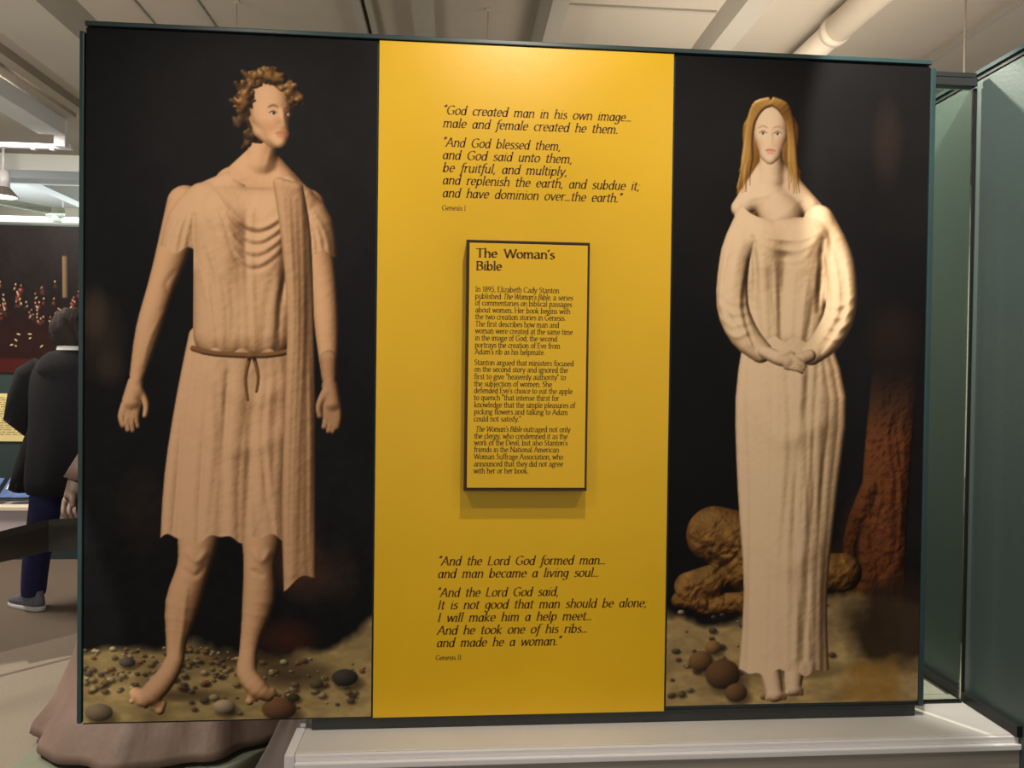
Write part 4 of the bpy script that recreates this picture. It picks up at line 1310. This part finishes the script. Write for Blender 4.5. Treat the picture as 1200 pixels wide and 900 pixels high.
tube('ear_piece', [(0.025, 0.01, 0.005), (0.04, 0.01, -0.03)], [0.034, 0.03], M['charcoal'], hs, 16)

# ------------------------------------------------------------------ visitor seen from behind
vis = thing('person', 'visitor seen from behind in long black hooded coat and navy trousers facing the crowd picture', 'person', (-1.19, 2.32, 0))
bv = [(0, 0, .93), (0, 0, 1.12), (0, 0, 1.33), (0, 0, 1.44), (0, 0, 1.53), (0.0, .02, 1.60), (0, .03, 1.70),
      (-.19, 0, 1.41), (-.28, .02, 1.16), (-.22, .20, 1.06), (-.17, .27, 1.05),
      (.19, 0, 1.41), (.28, .02, 1.16), (.22, .20, 1.06), (.17, .27, 1.05),
      (-.10, 0, .90), (-.15, .0, .50), (-.205, -.02, .10), (-.235, .03, .05), (-.285, .055, .035),
      (.10, 0, .90), (.11, .05, .50), (.12, .06, .10), (.12, .13, .055), (.12, .21, .035)]
be = [(0, 1), (1, 2), (2, 3), (3, 4), (4, 5), (5, 6), (3, 7), (7, 8), (8, 9), (9, 10), (3, 11), (11, 12), (12, 13), (13, 14),
      (0, 15), (15, 16), (16, 17), (17, 18), (18, 19), (0, 20), (20, 21), (21, 22), (22, 23), (23, 24)]
br = [(.15, .11), (.14, .10), (.17, .11), (.10, .08), .055, (.07, .085), (.07, .09), .06, .045, .034, .03, .06, .045, .034, .03,
      .09, .058, .038, .036, .03, .09, .058, .038, .036, .03]
# five fingers on each hand
for sgn, wi in ((-1, 10), (1, 14)):
    bx_, by_, bz_ = bv[wi]
    for k in range(5):
        i0 = len(bv)
        spread = (k - 2) * .016
        bv += [(bx_ - sgn * .02, by_ + .035, bz_ + spread * .9), (bx_ - sgn * .045, by_ + .055 - abs(k - 2) * .004, bz_ + spread)]
        be += [(wi, i0), (i0, i0 + 1)]
        br += [.010, .0085]
skin('body', bv, be, br, M['skin'], vis)


def ell_ring(cx, cy, rx, ry, z, n=28, fold=0.0, ph=0.0, k=7):
    out = []
    for i in range(n):
        t = 2 * math.pi * i / n
        f = 1 + fold * math.sin(k * t + ph)
        out.append((cx + rx * math.cos(t) * f, cy + ry * math.sin(t) * f, z))
    return out


loft('coat', [ell_ring(-.01, .0, .215, .175, .685, fold=.03), ell_ring(-.01, 0, .235, .185, .70, fold=.035), ell_ring(-.01, 0, .235, .18, .85, fold=.03, ph=.6),
              ell_ring(0, 0, .225, .165, 1.02, fold=.02), ell_ring(0, 0, .225, .16, 1.2, fold=.012), ell_ring(0, 0, .235, .155, 1.34),
              ell_ring(0, 0, .22, .135, 1.43), ell_ring(0, 0, .15, .11, 1.49), ell_ring(0, .0, .085, .085, 1.53), ell_ring(0, .0, .07, .07, 1.545)],
     M['coat'], vis, subsurf=1)
for sgn in (-1, 1):
    tube('sleeve', [(sgn * .16, 0, 1.43), (sgn * .225, 0, 1.38), (sgn * .275, .01, 1.26), (sgn * .305, .015, 1.14), (sgn * .275, .10, 1.065), (sgn * .215, .22, 1.055)],
         [.075, .085, .078, .074, .062, .05], M['coat'], vis, 18)
loft('coat_panel', [ell_ring(-.24, .02, .075, .10, .70, 20, .04), ell_ring(-.255, .02, .085, .11, .715, 20, .04), ell_ring(-.22, .01, .085, .10, .85, 20, .03), ell_ring(-.17, 0, .08, .09, 1.02, 20),
                    ell_ring(-.13, 0, .06, .08, 1.15, 20)], M['coat'], vis)
loft('hood', [ell_ring(0, -.07, .05, .03, 1.34, 20), ell_ring(0, -.09, .12, .06, 1.37, 20), ell_ring(0, -.085, .155, .075, 1.42, 20), ell_ring(0, -.07, .145, .075, 1.475, 20),
              ell_ring(0, -.05, .11, .06, 1.52, 20), ell_ring(0, -.04, .08, .045, 1.535, 20)], M['coat'], vis, subsurf=1)
loft('collar', [ell_ring(0, .0, .074, .074, 1.53, 20), ell_ring(0, .0, .07, .072, 1.562, 20), ell_ring(0, .0, .062, .064, 1.562, 20), ell_ring(0, 0, .06, .06, 1.53, 20)],
     M['shirt'], vis, cap=False)
# hair: a full rounded mass with lumpy locks
bm = bmesh.new()
bmesh.ops.create_icosphere(bm, subdivisions=4, radius=1)
for v in bm.verts:
    p = v.co
    n_ = math.sin(p.x * 9 + p.z * 5) * math.sin(p.y * 8 + 2) * .07 + math.sin(p.x * 22 + 1) * math.cos(p.z * 15) * .05 + math.sin(p.y * 31 + p.z * 17) * .025
    s_ = 1 + n_
    lower = max(0, -p.z) * .12
    v.co = Vector((p.x * .108 * s_ * (1 + lower), .0 + p.y * .112 * s_, p.z * (.125 if p.z > 0 else .13) * s_))
    if p.y > .45 and p.z < .35:
        v.co.y = min(v.co.y, .045)
    v.co += Vector((0, .01, 1.665))
hr_ = bmesh_obj('hair', bm, M['hair'], vis, True)
loft('trousers', [ell_ring(-.205, .0, .062, .068, .075, 20), ell_ring(-.205, 0, .066, .072, .09, 20), ell_ring(-.19, -.01, .07, .078, .28, 20, .02), ell_ring(-.155, 0, .08, .085, .5, 20, .02),
                  ell_ring(-.12, 0, .095, .10, .72, 20), ell_ring(-.09, 0, .10, .115, .9, 20)], M['trousers'], vis, subsurf=1)
loft('trousers', [ell_ring(.12, .06, .06, .066, .075, 20), ell_ring(.12, .06, .064, .07, .09, 20), ell_ring(.12, .05, .07, .076, .28, 20, .02), ell_ring(.11, .04, .08, .085, .5, 20, .02),
                  ell_ring(.10, .01, .095, .10, .72, 20), ell_ring(.09, 0, .10, .115, .9, 20)], M['trousers'], vis, subsurf=1)


def shoe(cx, cy, yaw=0.0):
    def R_(pts):
        c, s = math.cos(yaw), math.sin(yaw)
        return [(cx + x * c - y * s, cy + x * s + y * c, z) for x, y, z in pts]
    def foot(z, wsc, l0, l1):
        out = []
        for i in range(24):
            t = 2 * math.pi * i / 24
            y = math.sin(t)
            yy = (l1 if y > 0 else -l0) * abs(y) ** .9
            wv = .036 + .010 * max(0, y)
            out.append((math.copysign(abs(math.cos(t)) ** .8, math.cos(t)) * wv * wsc, yy, z))
        return out
    s_ = loft('shoe', [R_(foot(.028, 1.0, .085, .185)), R_(foot(.05, 1.02, .088, .18)), R_(foot(.075, .9, .085, .12)), R_(foot(.10, .8, .078, .05)), R_(foot(.115, .8, .07, .035))],
              M['shoe'], vis)
    bmo = loft('sole', [R_(foot(0.0, 1.02, .088, .186)), R_(foot(.004, 1.1, .092, .192)), R_(foot(.027, 1.08, .092, .19)), R_(foot(.0275, .9, .07, .16))], M['sole'], s_)
    return s_


shoe(-.205, -.01, 1.15)
shoe(.12, .06, -.1)

# ------------------------------------------------------------------ brown statue of a woman, mostly behind the board
pt = thing('statue_platform', 'low grey-green platform under the brown statue left of the white base', 'platform', (0.1, 0.9, 0))
box('platform_slab', (-0.46, 0.16, 0.002), (0.60, 1.42, 0.02), M['platform'], pt, 0.004)
box('platform_skirting', (-0.44, 0.18, 0.0), (0.59, 1.40, 0.0018), M['black'], pt)

st = thing('statue', 'brown sculpted figure in a long flared dress standing behind the left edge of the board', 'statue', (0.02, 0.90, 0.021))
sv = [(0, 0, .95), (0, 0, 1.1), (0, 0, 1.27), (0, 0, 1.38), (0, 0, 1.46), (0, -.02, 1.53), (0, -.02, 1.61),
      (-.17, 0, 1.34), (-.31, -.03, 1.17), (-.40, -.12, 1.01), (-.425, -.15, .93),
      (.17, 0, 1.34), (.24, .0, 1.12), (.16, -.2, 1.05), (.08, -.28, 1.08), (0, -.095, 1.585)]
se = [(0, 1), (1, 2), (2, 3), (3, 4), (4, 5), (5, 6), (3, 7), (7, 8), (8, 9), (9, 10), (3, 11), (11, 12), (12, 13), (13, 14), (5, 15)]
sr = [(.15, .12), (.12, .09), (.155, .11), (.10, .08), .05, (.065, .08), (.07, .085), .07, .055, .04, .034, .07, .05, .04, .034, .016]
for k in range(5):
    i0 = len(sv)
    if k < 4:
        sv += [(-.445 + k * .020, -.165 + k * .006, .885), (-.440 + k * .019, -.185 + k * .006, .850), (-.425 + k * .018, -.178 + k * .005, .825)]
        se += [(10, i0), (i0, i0 + 1), (i0 + 1, i0 + 2)]
        sr += [.011, .010, .008]
    else:
        sv += [(-.40, -.195, .905), (-.395, -.20, .872)]
        se += [(10, i0), (i0, i0 + 1)]
        sr += [.012, .009]
j0 = len(sv)
for k in range(5):
    i0 = len(sv)
    sv += [(.055, -.305, 1.05 + k * .016), (.03, -.325, 1.05 + k * .016)]
    se += [(14, i0), (i0, i0 + 1)]
    sr += [.010, .009]
skin('body', sv, se, sr, M['bronze'], st)
tube('sleeve', [(-.15, 0, 1.36), (-.22, -.01, 1.30), (-.32, -.04, 1.16), (-.365, -.08, 1.08), (-.395, -.115, 1.015), (-.41, -.13, .965)],
     [.07, .085, .072, .052, .048, .055], M['bronze'], st, 18)
tube('sleeve', [(.15, 0, 1.36), (.21, 0, 1.29), (.245, 0, 1.12), (.20, -.12, 1.07), (.14, -.22, 1.055)], [.07, .085, .07, .055, .05], M['bronze'], st, 18)


loft('bodice', [ell_ring(0, 0, .165, .135, .98, 28), ell_ring(0, 0, .145, .12, 1.10, 28), ell_ring(0, -.01, .175, .14, 1.24, 28), ell_ring(0, 0, .18, .12, 1.34, 28),
                ell_ring(0, 0, .11, .085, 1.40, 28), ell_ring(0, 0, .06, .06, 1.44, 28)], M['bronze'], st, subsurf=1)


def skirt_ring(cx, cy, rx, ry, z, fold, ph, n=96):
    out = []
    for i in range(n):
        t = 2 * math.pi * i / n
        f = 1 + fold * (0.6 * math.sin(11 * t + ph) + 0.4 * math.sin(19 * t + 2 * ph + 1)) + .03 * math.sin(3 * t + 1)
        out.append((cx + rx * math.cos(t) * f, cy + ry * math.sin(t) * f, z))
    return out


loft('dress_skirt', [skirt_ring(0, 0, .16, .13, 1.02, .0, 0), skirt_ring(0, .0, .20, .18, .92, .02, 0), skirt_ring(0.0, 0, .36, .30, .72, .035, .2),
                     skirt_ring(.0, 0, .41, .34, .48, .05, .5), skirt_ring(0.0, -.01, .44, .37, .30, .055, .7), skirt_ring(-.01, -.03, .49, .42, .14, .045, 1.0),
                     skirt_ring(-.02, -.05, .545, .465, .05, .045, 1.2), skirt_ring(-.02, -.055, .55, .47, .02, .045, 1.2), skirt_ring(-.02, -.05, .52, .44, .003, .045, 1.2)], M['bronze'], st)
bm = bmesh.new()
bmesh.ops.create_icosphere(bm, subdivisions=3, radius=1)
for v in bm.verts:
    p = v.co
    v.co = Vector((p.x * .095, .02 + p.y * .10, 1.60 + p.z * .105)) * 1
    if p.y < -.4 and p.z < .5:
        v.co.y = max(v.co.y, -.035)
bmesh_obj('hair', bm, M['bronze'], st, True)
bm = bmesh.new()
bmesh.ops.create_icosphere(bm, subdivisions=3, radius=1)
for v in bm.verts:
    v.co = Vector((v.co.x * .045, .115 + v.co.y * .04, 1.62 + v.co.z * .045))
bmesh_obj('hair_bun', bm, M['bronze'], st, True)

# pale cloth trailing beside the statue
bm = bmesh.new()
ny_, nx_ = 18, 22
gv = []
for j in range(ny_):
    row = []
    t = j / (ny_ - 1)
    for i in range(nx_):
        s_ = i / (nx_ - 1)
        x_ = 0.40 + s_ * 0.20 + t * 0.12 * (1 - s_)
        y_ = 0.30 + t * 0.20 + 0.01 * math.sin(s_ * 6)
        z_ = 0.032 + t * 0.20 + 0.016 * math.sin(s_ * 17 + t * 3) * t + s_ * .02
        row.append(bm.verts.new((x_ - .5, y_ - .7, z_ - .058)))
    gv.append(row)
for j in range(ny_ - 1):
    for i in range(nx_ - 1):
        bm.faces.new((gv[j][i], gv[j][i + 1], gv[j + 1][i + 1], gv[j + 1][i]))
pcl = bmesh_obj('draped_cloth', bm, M['pale_cloth'], None, True)
sm_ = pcl.modifiers.new('thick', 'SOLIDIFY')
sm_.thickness = 0.012
pcl.location = (.5, .7, .06)
tag(pcl, 'pale pinkish cloth draped on the platform between the brown skirt and the white base', 'cloth')
